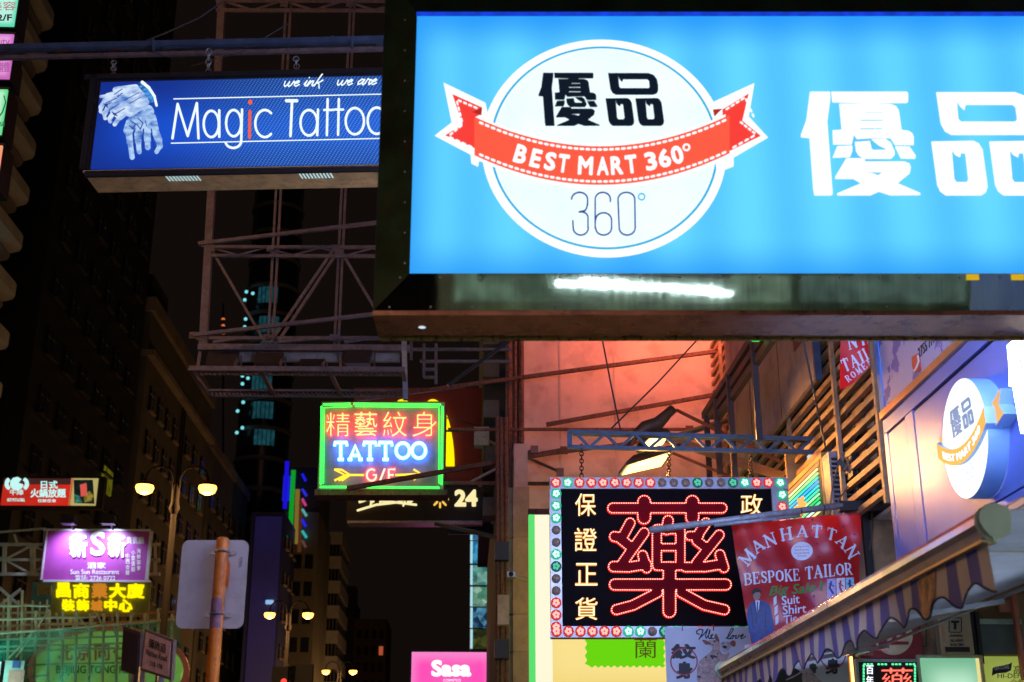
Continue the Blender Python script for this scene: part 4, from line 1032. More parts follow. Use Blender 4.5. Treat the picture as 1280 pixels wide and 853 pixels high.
for px, w_, y0, y1 in ((279, 19, 437, 460), (337, 17, 439, 458), (391, 15, 447, 459), (449, 17, 431, 458)):
    c = B.uv(px, (y0+y1)/2, .1); ww = w_*.0115; hh = (y1-y0)/2*.0115
    G = Geo().add([(c[0]-ww, -.22, c[1]-hh), (c[0]+ww*.8, -.22, c[1]-hh), (c[0]+ww, -.05, c[1]+hh), (c[0]-ww*1.1, -.05, c[1]+hh), (c[0]-ww*.9, .1, c[1]-hh*.8), (c[0]+ww*.7, .1, c[1]-hh*.8), (c[0]+ww*.8, .16, c[1]+hh*.7), (c[0]-ww*.9, .16, c[1]+hh*.7)],
                  [(0, 1, 2, 3), (4, 7, 6, 5), (0, 4, 5, 1), (1, 5, 6, 2), (2, 6, 7, 3), (3, 7, 4, 0)])
    f = G.obj('floodlight', mat('old_floodlight', (.05, .032, .028), .6, .3, .4, 20), t)
    Geo().bar((c[0]-ww*1.15, 0, c[1]-hh*1.2), (c[0]-ww*1.15, 0, c[1]+hh*.6), .02).bar((c[0]+ww*1.1, 0, c[1]-hh*1.2), (c[0]+ww*1.1, 0, c[1]+hh*.6), .02).bar((c[0]-ww*1.15, 0, c[1]-hh*1.2), (c[0]+ww*1.1, 0, c[1]-hh*1.2), .02).obj('yoke', rust, f)
# walkway: horizontal frame going away from us
zc = P(237, 461, Y=17.4).z
def WK(nm, a, b, w, h=None, m=pinksteel):
    p = P(*a, Z=zc) - o; q = P(*b, Z=zc) - o; rt_ = Matrix.Rotation(-A2, 3, 'Z'); Geo().bar(rt_ @ p, rt_ @ q, w, h).obj(nm, m, t)
WK('walkway_beam', (237, 461), (506, 462.5), .06, .07); WK('walkway_beam', (262, 494), (505, 495), .06, .06)
WK('walkway_beam', (244, 468), (505, 469), .03); WK('walkway_beam', (256, 488), (505, 488.5), .03)
for a, b in (((237, 461), (263, 495)), ((325, 461), (343, 495)), ((411, 462), (427, 495)), ((503, 462), (510, 495))): WK('cross_beam', a, b, .05)
G = Geo(); rt_ = Matrix.Rotation(-A2, 3, 'Z')
for k in range(46):
    for ya, yb_, xs2 in ((462.5, 468.5, 242+k*5.7), (488.5, 494, 262+k*5.3)):
        if xs2 < 503: p = rt_ @ (P(xs2, ya, Z=zc)-o); q = rt_ @ (P(xs2+1, yb_, Z=zc)-o); G.bar(p, q, .018)
G.obj('grating', pinksteel, t)
for px in (253, 427, 508): LB_('hanger', px-2, 434, px-6 if px < 300 else px-1, 462, .04, -.02)
LB_('post', 505, 425, 507, 500, .07, .05, galv)
G = Geo()
for px, py in ((265, 313), (339, 313), (343, 319), (420, 312), (425, 319), (252, 423), (335, 424), (418, 424), (258, 307), (276, 8), (356, 8), (438, 8), (338, 426), (243, 421)):
    u, w_ = B.uv(px, py, 0); G.box((u-.06, -.065, w_-.05), (u+.06, -.058, w_+.05))
    for q in (-.035, .035): G.box((u+q-.01, -.078, w_-.01), (u+q+.01, -.066, w_+.01))
tag(G.obj('gusset_plate', pinksteel, t), kind='stuff')
for a in ((530, 430, 530, 472), (545, 430, 545, 480), (500, 437, 640, 437), (525, 452, 640, 452), (530, 462, 545, 462), (530, 472, 545, 472), (514, 425, 514, 450), (560, 482, 640, 424)): LB_('rear_bracing', *a, .04 if a[0] != 560 else .05, -.5, blacksteel if a[0] == 560 else pinksteel)

# ================================================================== NEON TATTOO SIGN
o = P(400, 612, Y=22); B = Board(o, A2)
t = B.thing('neon_tattoo_sign', 'neon tattoo sign with red characters, white blue word and green tube border', 'neon sign')
bk = mat('grey_purple_sheet', (.30, .28, .33), .45, .1, .25, 4, .05)
B.rect('back_sheet', 397, 612, 556, 503, bk, -.02, .0); B.rect('casing', 396, 613.5, 557, 502, rust, -.45, -.02)
B.rect('bottom_lip', 393, 619, 559, 612, rust, -.45, -.01)
gr = emi('green_neon_tube', (.03, 1.0, .06), 3.2); 
B.tube('border_tube', [[(401, 606), (402, 508)], [(404, 506), (438, 505)], [(442, 505), (551, 506)], [(553, 508), (552, 606)], [(400, 609), (438, 609)], [(456, 609), (549, 610)]], .018, gr, .10)
B.tube('border_tube', [[(404, 604), (405, 510), (440, 508)], [(444, 508), (549, 509), (549, 604)]], .012, gr, .07)
nr = emi('orange_red_neon', (1, .30, .09), 4.2); nrd = emi('red_neon_glow', (1., .02, .03), 15)
def neon_text(s, box, m, halo, ofs=-.021, d=.15):  # halo: extra copy close to the sheet, added for its red glow
    B.text('neon_characters', s, box, halo, .02, .04, offset=ofs); B.text('neon_characters', s, box, m, d-.01, d+.015, offset=ofs)
for i, (s, bb) in enumerate([('精', (408, 516, 437, 545)), ('藝', (443, 515, 471, 545)), ('紋', (479, 515, 508, 545)), ('身', (516, 515, 545, 545))]): neon_text(s, bb, nr, nrd, (-.016, -.007, -.016, -.018)[i])
bl = emi('white_blue_neon', (.55, .85, 1.), 4.); 
def serT(x, y0=553.5, y1=574.5, w=7.6): return [[(x-w, y0+4), (x-w, y0), (x+w, y0), (x+w, y0+4)], [(x, y0), (x, y1)], [(x-3.5, y1), (x+3.5, y1)]]
def serA(x, y0=557, y1=574.5, w=6.6): return [[(x-w, y1), (x, y0), (x+w, y1)], [(x-w*.6, y1-5), (x+w*.6, y1-5)], [(x-w-2.5, y1), (x-w+2.5, y1)], [(x+w-2.5, y1), (x+w+2.5, y1)]]
TT = serT(426) + serA(444) + serT(462.5) + serT(482, w=8) + [arc(503.5, 563.5, 8.5, 9.5, 0, 360, 18)] + [arc(523.5, 563.5, 8.5, 9.5, 0, 360, 18)]
B.tube('neon_word', TT, .021, bl, .12); B.tube('added_glow_tube', TT, .034, emi('deep_blue_halo', (.02, .18, 1.), 12), .07)  # fatter tubes behind the word added for the blue glow
yn = emi('yellow_neon', (1, .60, .03), 1.8)
B.tube('neon_arrow', [[(455, 594), (432, 594)], [(418, 587), (427, 587.5), (438, 594), (427, 601)], [(418, 587), (431, 594), (418, 601)], [(423, 601), (436, 594)]], .019, yn, .11); B.tube('neon_arrow', [[(494, 594), (524, 593)], [(517, 587), (527, 593), (517, 600)]], .019, yn, .11)
B.tube('neon_floor_letters', [arc(464.5, 594, 6, 7.2, -50, -330, 14) + [(470.5, 594), (466, 594)], [(481, 586), (475, 601)], [(486, 601), (486, 587), (494, 587)], [(486, 594), (492, 594)], [(483, 601), (489, 601)]], .017, emi('pale_red_neon', (1, .42, .3), 2.6), .12)
B.tube('added_glow_tube', [arc(464.5, 594, 6, 7.2, -50, -330, 14), [(486, 601), (486, 587), (494, 587)]], .03, emi('red_tube_glow', (1, .03, .03), 7), .06)  # extra tubes added for the red glow
Geo().bar(*[(lambda q: (q[0], .2, q[1]))(B.uv(x, y)) for x, y in ((556, 535), (660, 535))], .03).obj('tie_bar', rust, t)
xb, zb = B.uv(602, 544); bx('transformer_box', (xb-.13, .05, zb-.165), (xb+.13, .3, zb+.165), mat('dirty_cream_box', (.45, .40, .36), .6, 0, .2, 9, 0, .3), t)
B.tube('power_cable', [[(556, 522), (580, 528), (600, 533)], [(606, 557), (605, 575), (612, 590)]], .01, cable, -.0)

# long rusty stays
def stay(label, pts, r, m=rust, sq=True):
    a = P(pts[0][0], pts[0][1], Y=pts[0][2]); b = P(pts[1][0], pts[1][1], Y=pts[1][2]); o_ = b
    t_ = thing('support_bar', label, 'support bar', o_)
    (Geo().bar(a-o_, b-o_, r) if sq else Geo().tube([a-o_, b-o_], r/2, 8)).obj('bar', m, t_)
    Geo().box((-.06, -.02, -.06), (.06, .03, .06)).obj('end_plate', m, t_); return t_
stay('topmost long rusty bar slanting up to the right across the red wall', ((445, 500, 20.5), (928, 435, 20.2)), .06)
stay('short rusty bar slanting across the middle of the red wall', ((683, 531, 20.4), (897, 493, 20.2)), .06)
stay('rusty bar crossing in front of the neon tattoo sign to the pillar', ((434, 611, 21.2), (705, 563, 20.3)), .07)
stay('level rusty bar crossing the red wall just above the dark truss', ((560, 537, 20.4), (862, 537, 20.3)), .045)
stay('level rusty bar just right of the bottom of the neon tattoo sign', ((556, 604, 21.9), (700, 605, 20.3)), .055)
stay('thin pink strut from the grey transformer box down to the pillar', ((612, 552, 21.8), (700, 590, 20.3)), .045, pinksteel)
stay('thin pink strut rising from behind the neon sign to the pillar', ((585, 605, 21.8), (668, 562, 20.3)), .045, pinksteel)
stay('rusty bar continuing from the pillar up under the dark truss', ((660, 571, 20.3), (860, 545, 20.2)), .05)
stay('upper orange lit pipe sloping down right behind the dark truss', ((846, 513, 17.5), (995, 587, 16.2)), .05, mat('rust_red_pipe', (.40, .12, .06), .6, .1), False)
stay('broad orange lit beam sloping down right behind the dark truss', ((838, 550, 17.3), (985, 598, 16.3)), .12, mat('orange_beam', (.42, .2, .10), .6, .1))
stay('lower thin orange lit pipe above the bulb framed sign', ((815, 556, 17.2), (925, 601, 16.4)), .04, mat('rust_red_pipe', (.40, .12, .06), .6, .1), False)
stay('green grey pipe sloping up right behind the floodlight', ((800, 560, 19.2), (925, 520, 19.4)), .09, mat('mossy_pipe', (.16, .15, .09), .7), False)
for i, (a, b, lb) in enumerate([((751, 415), (777, 545), 'thin cable hanging left across the red wall'), ((878, 418), (764, 536), 'thin diagonal cable crossing the red wall'), ((1003, 420), (1032, 560), 'thin cable crossing the beige panel')]):
    o_ = P(*b, Y=15.3 if i < 2 else 13.6); p = P(*a, Y=14.8 if i < 2 else 13.2) - o_
    tag(mesh_obj('cable', *(lambda g: (g.v, g.f))(Geo().tube([(0, 0, 0), p*.5 + Vector((0, 0, -.03)), p], .011, 5)), cable, loc=o_), lb, 'cable')

# ================================================================== ARCHES SIGN (behind the tattoo sign)
o = P(438, 600, Y=26.5); B = Board(o, A2)
t = B.thing('burger_sign', 'maroon and black projecting sign with yellow arches behind the neon tattoo sign', 'sign')
B.rect('maroon_panel', 438, 601, 609, 485, mat('maroon_enamel', (.20, .018, .022), .45, 0, .15, 1), -.4, 0)
B.rect('black_panel', 433, 651, 605, 609, mat('black_enamel', (.012, .012, .012), .4), -.4, 0)
B.rect('steel_edge', 434, 654, 603, 651, galv, -.4, .02)
ay = emi('arch_yellow', (1., .80, .0), 1.15)
def legc(c, s): return [(c + s*(33*math.cos(a)), 602 - 104*math.sin(a)) for a in [math.pi/2*i/12 for i in range(13)]]
Lg = []
for c in (503, 541):
    outer = [(c - 27*math.cos(a), 582 - 83*math.sin(a)) for a in [math.pi*i/24 for i in range(25)]]
    inner = [(c + 16*math.cos(a), 582 - 76*math.sin(a)) for a in [math.pi*i/24 for i in range(25)]]
    B.poly('arch', [outer + inner], ay, .02 + (.006 if c > 520 else 0), .10 + (.006 if c > 520 else 0))
wn_ = emi('pale_yellow_letter', (1., .86, .42), 1.0)
B.text('lettering', '24', (568, 612, 597, 633), wn_, .02, .06, offset=.045)
B.text('lettering', '麥當勞', (448, 598, 525, 629), wn_, .02, .05, offset=.02, shear=.3)
B.strokes('underline', polystroke([(447, 638), (470, 631), (495, 628), (520, 631)], 1.3) + polystroke([(464, 627), (463, 633)], 1.2) + polystroke([(506, 627), (504, 632)], 1.2), wn_, .02, .05, .5)
B.strokes('sun_rays', [(550+r0*math.cos(a), 624+r0*math.sin(a), 550+10*math.cos(a), 624+10*math.sin(a), 1.2) for a, r0 in [(i*math.pi/4, 5) for i in range(8)]] , emi('amber_letter', (1, .6, .1), 1.), .02, .05, .5)
B.rect('shelf', 560, 668, 630, 655, blacksteel, -.6, -.55)
stay('dark arm under the arches sign reaching the pillar', ((545, 655, 26), (640, 676, 20.6)), .07, blacksteel)
# ================================================================== RIGHT SIDE BUILDINGS
plaster = mat('stained_plaster', (.62, .46, .37), .85, 0, .22, .9, .35, .22)
dirty = mat('dirty_beige_render', (.48, .38, .32), .85, 0, .25, 1.2, .3, .2)
t = thing('corner_building', 'pink plastered side wall washed in red neon light behind the truss', 'building', (.92, 21, 0))
bx('plaster_wall', (0, 0, 2.2), (4.6, 8, 22), plaster, t)
for px in (700, 768): x = P(px, 500, Y=21).x - .92; bx('joint_strip', (x-.015, -.012, 6), (x+.015, -.002, 22), dirty, t)
for z in (11.2,): bx('joint_strip', (0, -.012, z-.02), (4.6, -.002, z+.01), dirty, t)
bx('shop_wall', (0, .02, 0), (4.6, 8, 2.2), darkwall, t)
bx('dark_return', (-.40, 1.5, 0), (0, 14, 7.8), darkwall, t); bx('dark_return', (-.66, 1.5, 7.8), (0, 14, 30), darkwall, t)
G = Geo(); 
for k, (px, w_) in enumerate(((652, .07), (644, .05), (636, .09))): p = P(px, 500, Y=20.6); G.tube([(p.x-.92, -.3-.1*k, 3), (p.x-.92, -.3-.1*k, 16)], w_/1.6, 8)
G.obj('drain_pipe', rust, t)
for k, y in enumerate((430, 470, 520, 575, 640)):
    p = P(615, y, Y=22.4); bx('air_conditioner', (p.x-.92-.16, 1.0, p.z-.15), (p.x-.92+.12, 1.49, p.z+.17), mat('old_ac', (.12, .11, .1), .6), t)
# stone pillar
stone = mat('tan_stone_cladding', (.34, .24, .15), .6, 0, .25, 3, .15, .15)
o = P(650, 853, Y=20.3); t = thing('stone_pillar', 'tan stone clad pillar with horizontal joints left of the yellow lit panel', 'pillar', (o.x, 20.3, 0))
x0 = P(641, 720, Y=20.3).x - o.x; x1 = P(662, 720, Y=20.3).x - o.x
bx('core', (x0+.02, .02, .13), (x1-.02, .55, 7.2), dirty, t)
ys = [560, 608, 672, 722, 768, 815, 865, 915, 965, 1015]
for i in range(len(ys)-1):
    za = P(650, ys[i+1], Y=20.3).z; zb = P(650, ys[i], Y=20.3).z
    if i < 1: continue
    bx('stone_slab', (x0, 0, za+.008), (x1, .02, zb-.008), stone, t); bx('stone_slab', (x0-.25, .06, za+.008), (x0-.004, .5, zb-.008), stone, t)
q = P(636, 765, Y=20); bx('junction_box', (P(622, 766, Y=20).x-o.x, -.4, P(622, 782, Y=20).z), (P(636, 766, Y=20).x-o.x, -.2, P(636, 755-10, Y=20).z), mat('pinkish_box', (.5, .36, .33), .6), t)
G = Geo()
for px in (621, 626, 632): p = P(px, 700, Y=20.2); G.tube([(p.x-o.x, -.1, 0), (p.x-o.x+.02, -.1, 4), (p.x-o.x, -.1, 7.6)], .035, 7)
G.obj('service_pipe', rust, t)
for y in (690, 812): p = P(628, y, Y=20.1); bx('meter_box', (p.x-o.x-.12, -.3, p.z-.14), (p.x-o.x+.1, -.12, p.z+.14), blacksteel, t)
p = P(641, 721, Y=19.9); t2 = thing('security_camera', 'small white camera on a short arm fixed to the stone pillar', 'camera', p)
Geo().box((-.09, -.16, -.03), (.03, .05, .05)).obj('housing', galv, t2); Geo().lathe([(0, -.19), (.035, -.18), (.04, -.16)], (-.03, 0, .01), 10, 'y').obj('lens', darkglass, t2)
Geo().bar((.0, 0, 0), (.24, .25, -.02), .03).obj('arm', galv, t2)

# green and yellow lit wall panel
o = P(664, 860, Y=19.6); B = Board(o, A2)
B.thing('yellow_lit_wall_panel', 'tall cream yellow backlit wall panel with green patch and green left edge', 'lightbox sign')
x0, z0 = B.uv(669, 868); x1, z1 = B.uv(912, 640)
B.rect('lit_panel', 669, 868, 912, 640, sheet('cream_sheet', '#ffe690', '#f2d070', x0, x1, z0, z1, .5, .95, 5., .08), 0, .1)
B.rect('pale_tube_side', 669, 868, 690, 643, emi('pale_cream', (1, .95, .70), 1.), .1, .12)
B.rect('green_edge', 661, 868, 669, 643, emi('green_edge_light', (.10, .75, .16), 1.), 0, .14)
B.rect('top_cap', 660, 643, 912, 636, rust, 0, .16)
jag = [(730, 794)] + [(832, 794)] + [(832 - .0, 800+k*5) if k % 2 else (829, 800+k*5) for k in range(7)] + [(832-4*k, 833 + (2 if k % 2 else -1)) for k in range(25)] + [(731 + (3 if k % 2 else 0), 830-5*k) for k in range(7)]
B.poly('green_patch', [jag], emi('lime_green_patch', '#6ee010', .9), .12, .126)
B.text('character', '蘭', (793, 797, 821, 823), emi('olive_character', '#5c5a1c', .7), .126, .13)

# dark backs for everything right of x = 4.3, and the shop recess under it
t = thing('shop_building', 'dark building on the right carrying the slatted front and blue fascia', 'building', (4.3, 3, 0))
bx('upper_wall', (0, -10, 4.55), (8, 18, 26), darkwall, t)
bx('return_wall', (-.25, 10.4, .13), (4, 10.6, 4.5), mat('stained_tan_wall', (.32, .20, .11), .8, 0, .3, 2, .2, .3), t)
bx('return_wall_side', (-.25, 10.6, .13), (-.1, 18, 4.6), darkwall, t)
shw = mat('shop_white_paint', (.68, .70, .70), .6, 0, .06, 2)
bx('shop_back_wall', (3.5, -6, .13), (3.6, 10.4, 4.5), shw, t)
bx('ceiling', (0.01, -6, 4.5), (3.6, 10.6, 4.545), shw, t)

# ------------------------------------------------------------------ slatted metal front
slm = mat('tan_painted_slat', (.42, .27, .15), .55, .1, .25, 5, .1, .2)
t = thing('slatted_screen', 'long screen of parallel tan slats receding above the bulb framed sign', 'screen', (4.08, 12.05, 4.5))
for k in range(28):
    z = .02 + k*.165; Geo().box((-.03, .1, z), (.03, 8.6, z+.062)).obj('slat', slm, t)
for y in (.1, 1.5, 3.6, 5.6, 7.6): Geo().box((-.075, y, -.1), (-.031, y+.07, 4.8)).obj('post', slm, t)
for y, z in ((1.0, .5), (1.0, .9), (.55, 1.0), (1.9, 1.3), (.4, 1.6)): bx('ac_unit', (.06, y, z), (.18, y+.35, z+.28), mat('lamplit_tint_ac', (.5, .34, .2), .6), t)  # orange light put into the units' base colour
t = thing('parapet_panel', 'broad dull beige panel above the slats with a dark slot at its top', 'panel', (3.96, 14.0, 6.25))
y1 = P(912, 505, X=3.96).y - 14
bx('panel', (-.03, 0, 0), (.02, y1, 3.4), dirty, t)
bx('blue_edge', (-.03, -.06, -.02), (.05, -.002, 3.4), bluesteel, t)
a = P(990, 440, X=3.9); b = P(1008, 420, X=3.9); bx('dark_opening', (-.04, b.y-14, a.z-6.25-.0), (-.031, a.y-14, 3.3), cable, t)
for y in (1.6, 3.3): bx('joint', (-.036, y, 0), (-.0305, y+.012, 3.4), rust, t)
t = thing('balcony_rails', 'dark receding balcony rails left of the beige panel', 'railing', (3.3, 17, 6.6))
for a, b in (((880, 520), (944, 418)), ((889, 521), (957, 418)), ((898, 522), (969, 418))):
    p = P(*a, X=3.3)-Vector((3.3, 17, 6.6)); q = P(*b, X=3.3)-Vector((3.3, 17, 6.6)); q = p + (q-p)*1.6; Geo().bar(p, q, .07, .09).obj('rail', mat('dark_red_brown_steel', (.05, .03, .028), .5, .2), t)
for x, ya, yb_ in ((883, 520, 610), (911, 470, 610), (941, 425, 560), (895, 500, 600)):
    p = P(x, ya, X=3.28)-Vector((3.3, 17, 6.6)); q = P(x, yb_, X=3.28)-Vector((3.3, 17, 6.6)); Geo().bar(Vector((p.x, p.y, p.z)), Vector((p.x, p.y, q.z)), .07).obj('post', MC['dark_red_brown_steel'], t)
p = P(944, 423, X=3.2); tag(Geo().bar((0, 0, 0), P(952, 416, X=3.2)-p, .08).obj('green_light', emi('green_strip_light', (.02, 1, .1), 1.4), None, loc=p), 'tiny green light on the balcony rails just under the big blue sign', 'light')

# ================================================================== BLUE LIT METAL FASCIA
steel = mat('brushed_fascia_steel', (.17, .25, .70), .36, .3, .05, 1.2, .0, .06)
p = P(1103, 527, X=4.0); zt = p.z; yf = p.y; zb = 3.70
B = Board((4.0, yf, zb), -math.pi/2); Bf = B
f = B.thing('shop_fascia', 'brushed metal shop fascia glowing blue and orange, right of the banners', 'fascia')
H_ = zt - zb; Ln = 8.6
bx('backing', (0.0, .03, 0), (Ln, .28, H_), cable, f)
x1_, x2_, x3_ = B.uv(1109, 541)[0], B.uv(1131, 521)[0], B.uv(1140, 512)[0]
top = B.uv(1109, 541)[1]; bt = .10; top2 = B.uv(1140, 512)[1]
for nm, a, b in (('border', (0, 0, 0), (Ln, .03, bt)), ('border', (0, 0, max(top, top2)), (Ln, .03, H_)), ('border', (0, 0, bt), (x1_, .03, top)), ('border', (x2_, .0, bt), (x3_, .03, top))): bx(nm, a, b, steel, f)
bx('panel', (x1_+.018, .004, bt+.018), (x2_-.018, .03, top-.02), steel, f)
bx('panel', (x3_+.03, .004, bt+.02), (Ln, .03, top-.03), steel, f)
bx('gold_trim', (.02, -.035, H_+.004), (Ln, .03, H_+.075), mat('brass_trim', (.85, .42, .16), .3, .6, .1, 3), f)
wp2 = mat('map_print_board', (.62, .62, .68), .4, .1, .05, 2)
N = wp2.node_tree.nodes; Lk = wp2.node_tree.links; no = N.new('ShaderNodeTexNoise'); no.inputs['Scale'].default_value = 2.3; no.inputs['Detail'].default_value = 9; no.inputs['Roughness'].default_value = .6
tc = N.new('ShaderNodeTexCoord'); Lk.new(tc.outputs['Object'], no.inputs['Vector']); cr = N.new('ShaderNodeValToRGB'); cr.color_ramp.interpolation = 'CONSTANT'
cr.color_ramp.elements[0].color = (.12, .13, .50, 1); cr.color_ramp.elements[1].position = .47; cr.color_ramp.elements[1].color = (.42, .43, .66, 1); Lk.new(no.outputs[0], cr.inputs[0]); Lk.new(cr.outputs[0], N['Principled BSDF'].inputs['Base Color'])
U = thing('map_board', 'pale board with a blue world map, red telephone icon and number above the fascia', 'sign', B.o + Vector((0, 0, H_+.08)), -math.pi/2)
B2 = Board(B.o + Vector((0, 0, H_+.08)), -math.pi/2); B2.root = U
bx('board', (.12, .0, 0), (Ln, .05, 4.2), wp2, U); bx('edge_return', (.0, -.01, 0), (.12, .05, 4.2), mat('bright_blue_edge', (.08, .3, .8), .35, .2), U)
ph = [(1140,446),(1147,442),(1149.5,448),(1151,461),(1148,465),(1143,466.5),(1140,458),(1139.5,448)]
B2.poly('telephone_icon', [ph], mat('icon_red', (.62, .08, .04), .4), .0, .008)
B2.strokes('handset', polystroke([(1147,445),(1147.8,452),(1145,460),(1142.8,463.5)], .9), mat('icon_white', (.8, .8, .8), .4), .008, .012, .3)
wx = B2.uv(1149, 447)[0]; xe = B2.uv(1172, 420)[0]
v, ff = text_geo('2755 7777', .0); xs = [a[0] for a in v]; zb_ = B2.uv(1149, 448)[1]; zh = B2.uv(1149, 434)[1]-zb_
B2.local('telephone_number', v, ff, mat('black_print', (.02, .02, .03), .5), 0, .006, lambda x, y: (wx + (x-min(xs))/(max(xs)-min(xs))*(xe-wx), zb_ + y/.72*zh))
# round emblem box
dd = .16
cx, cz = B.uv(1205.5, 548, dd); rz_ = (B.uv(1205, 469, dd)[1] - B.uv(1205, 627, dd)[1])/2
sd = mat('blue_side_return', (.30, .55, .85), .4, .1, .1, 2)
Geo().lathe([(rz_, -dd), (rz_, 0)], (cx, 0, cz), 64, 'y').obj('emblem_side', sd, f, True)
fcw = emi('bluish_backlit_white', (.88, .95, 1), 1.25); 
G = Geo().disc((cx, -dd-.001, cz), rz_, 64, (0, -1, 0)); G.obj('emblem_face', fcw, f)
gb = emi('greyblue_backlit_print', '#7aa4dc', .8); go = emi('orange_backlit_ribbon', '#f4b850', 1.0)
sc = rz_*1.02/1350
for S in (YOU, PIN): v, ff = fill(S); B.local('character', v, ff, gb, dd+.002, dd+.006, lambda x, y: (cx + (x-725)*sc, cz + rz_*.60 - (y-65)*sc*1.1))
rb = lambda t_: -.35*rz_*(1-t_*t_) + .08*rz_
def ribbon_pts(w_): return [(cx + t_*w_*rz_, cz + rb(t_)) for t_ in [-1 + 2*i/24 for i in range(25)]]
up_ = ribbon_pts(1.10); hh = .28*rz_
v = [(x, -(dd+.03), z+hh*.5) for x, z in up_] + [(x, -(dd+.03), z-hh*.5) for x, z in up_] + [(x, -(.05), z+hh*.5) for x, z in up_] + [(x, -.05, z-hh*.5) for x, z in up_]; n = 25
fs = []
for i in range(n-1): fs += [(i, i+1, n+i+1, n+i), (2*n+i, 2*n+i+1, i+1, i), (n+i, n+i+1, 3*n+i+1, 3*n+i)]
mesh_obj('ribbon', v[:2*n], [q for q in fs if max(q) < 2*n], go, f); mesh_obj('ribbon_side', v, [q for q in fs if max(q) >= 2*n] + [(0, n, 3*n, 2*n), (n-1, 2*n-1, 4*n-1, 3*n-1)], sd, f)
for s_ in (-1, 1):
    e_ = [(cx + s_*rz_*1.02, cz+.30*rz_), (cx + s_*rz_*1.42, cz+.42*rz_), (cx + s_*rz_*1.28, cz+.20*rz_), (cx + s_*rz_*1.42, cz-.0*rz_), (cx + s_*rz_*1.02, cz-.10*rz_)]
    v = [(x, -(dd-.05), z) for x, z in e_] + [(x, 0, z) for x, z in e_]
    mesh_obj('ribbon_tail', v[:5], [(0, 1, 2, 3, 4)], go, f); mesh_obj('ribbon_tail_side', v, [(i, (i+1) % 5, (i+1) % 5+5, i+5) for i in range(5)], sd, f)
v, ff = text_geo('BEST MART 360', .03); xs = [a[0] for a in v]; wd = max(xs)-min(xs)
def rbm(x, y): t_ = ((x-min(xs))/wd*2-1)*.78; return (cx + t_*rz_*1.1, cz + rb(t_) + (y-.36)*hh*.62)
B.local('ribbon_lettering', v, ff, fcw, dd+.032, dd+.036, rbm)
v, ff = text_geo('360', -.02); B.local('numerals', v, ff, emi('faint_print', '#d4e0f0', 1.), dd+.002, dd+.005, lambda x, y: (cx - .3*rz_ + x*.36*rz_, cz - .72*rz_ + y*.4*rz_))
# big white channel characters
hx, hz = B.uv(1258, 445, .12); zbm = B.uv(1262, 553, .12)[1]; ztp = B.uv(1268, 428, .12)[1]; sc2 = (ztp-zbm)/571*1.02
for S in (YOU, PIN):
    v, ff = fill(S); B.local('channel_letter', v, ff, emi('channel_letter_white', (1, .97, .95), 13.), .11, .13, lambda x, y: (hx + (x-50)*sc2, zbm + (636-y)*sc2)); B.local('letter_return', v, ff, sd, .002, .109, lambda x, y: (hx + (x-50)*sc2, zbm + (636-y)*sc2))

# roller shutter box below the fascia
t = thing('shutter_housing', 'ribbed grey shutter housing under the fascia at the right edge', 'shutter', (3.98, 12.0, 3.16))
for k in range(9): Geo().box((-.16+.0*k, -8, .02+k*.052), (0, 0, .062+k*.052)).obj('slat', mat('ribbed_grey_metal', (.30, .33, .34), .35, .5, .1, 3), t)
bx('backing', (-.14, -8, .0), (0, 0, .5), blacksteel, t)

# ================================================================== DRUGSTORE SIGN WITH FLOWER BULBS
o = P(690, 796, Y=15); B = Board(o, A2)
t = B.thing('bulb_framed_sign', 'black sign with one giant red beaded character and a frame of flower bulbs', 'neon sign')
B.rect('back_box', 689, 796, 984, 598, mat('sign_box_steel', (.3, .32, .35), .4, .5, .2, 5), -.28, -.03)
fm = mat('bluish_aluminium_frame', (.34, .36, .40), .30, .6, .15, 5, .02, .1)
B.rect('inner_board', 702, 783, 970, 611, mat('black_violet_board', (.004, .003, .006), .6, .0, .3, 3, 0, 0, 0, 1, .08), -.03, -.0)
for r in ((688, 797, 985, 783), (688, 611, 985, 597), (688, 783, 702, 611), (970, 783, 985, 611)): B.rect('frame_rail', *r, fm, -.03, .06)
pet = Geo()
for k in range(5):
    a = 2*math.pi*k/5 + .3; c = Vector((.026*math.cos(a), -.022, .026*math.sin(a))); pet.add([c + Vector((.017*math.cos(b), -.006*0, .021*math.sin(b))) for b in [i*math.pi/3 for i in range(6)]] + [c + Vector((0, -.012, 0))], [(i, (i+1) % 6, 6) for i in range(6)])
cupm = mat('bulb_cup', (.12, .10, .09), .5, .2, .3, 20)
cup = Geo().lathe([(.060, .0), (.062, -.012), (.052, -.016), (.046, -.006), (0, -.004)], (0, 0, 0), 14, 'y')
cupD = Geo().lathe([(.052, .0), (.052, -.012), (.042, -.02), (.026, -.03), (0, -.034)], (0, 0, 0), 14, 'y')
core = Geo().lathe([(.014, -.03), (0, -.04)], (0, 0, 0), 8, 'y')
mats = {'R': (emi('red_flower_bulb', (1, .42, .36), 1.5), emi('red_cup_glow', (.85, .04, .05), .75)), 'G': (emi('green_flower_bulb', (.55, 1, .80), 1.6), emi('green_cup_glow', (.02, .55, .30), .9)),
        'g': (emi('dim_green_bulb', (.1, .6, .4), 1.), emi('dim_green_cup', (.01, .14, .09), .7))}
proto = {}
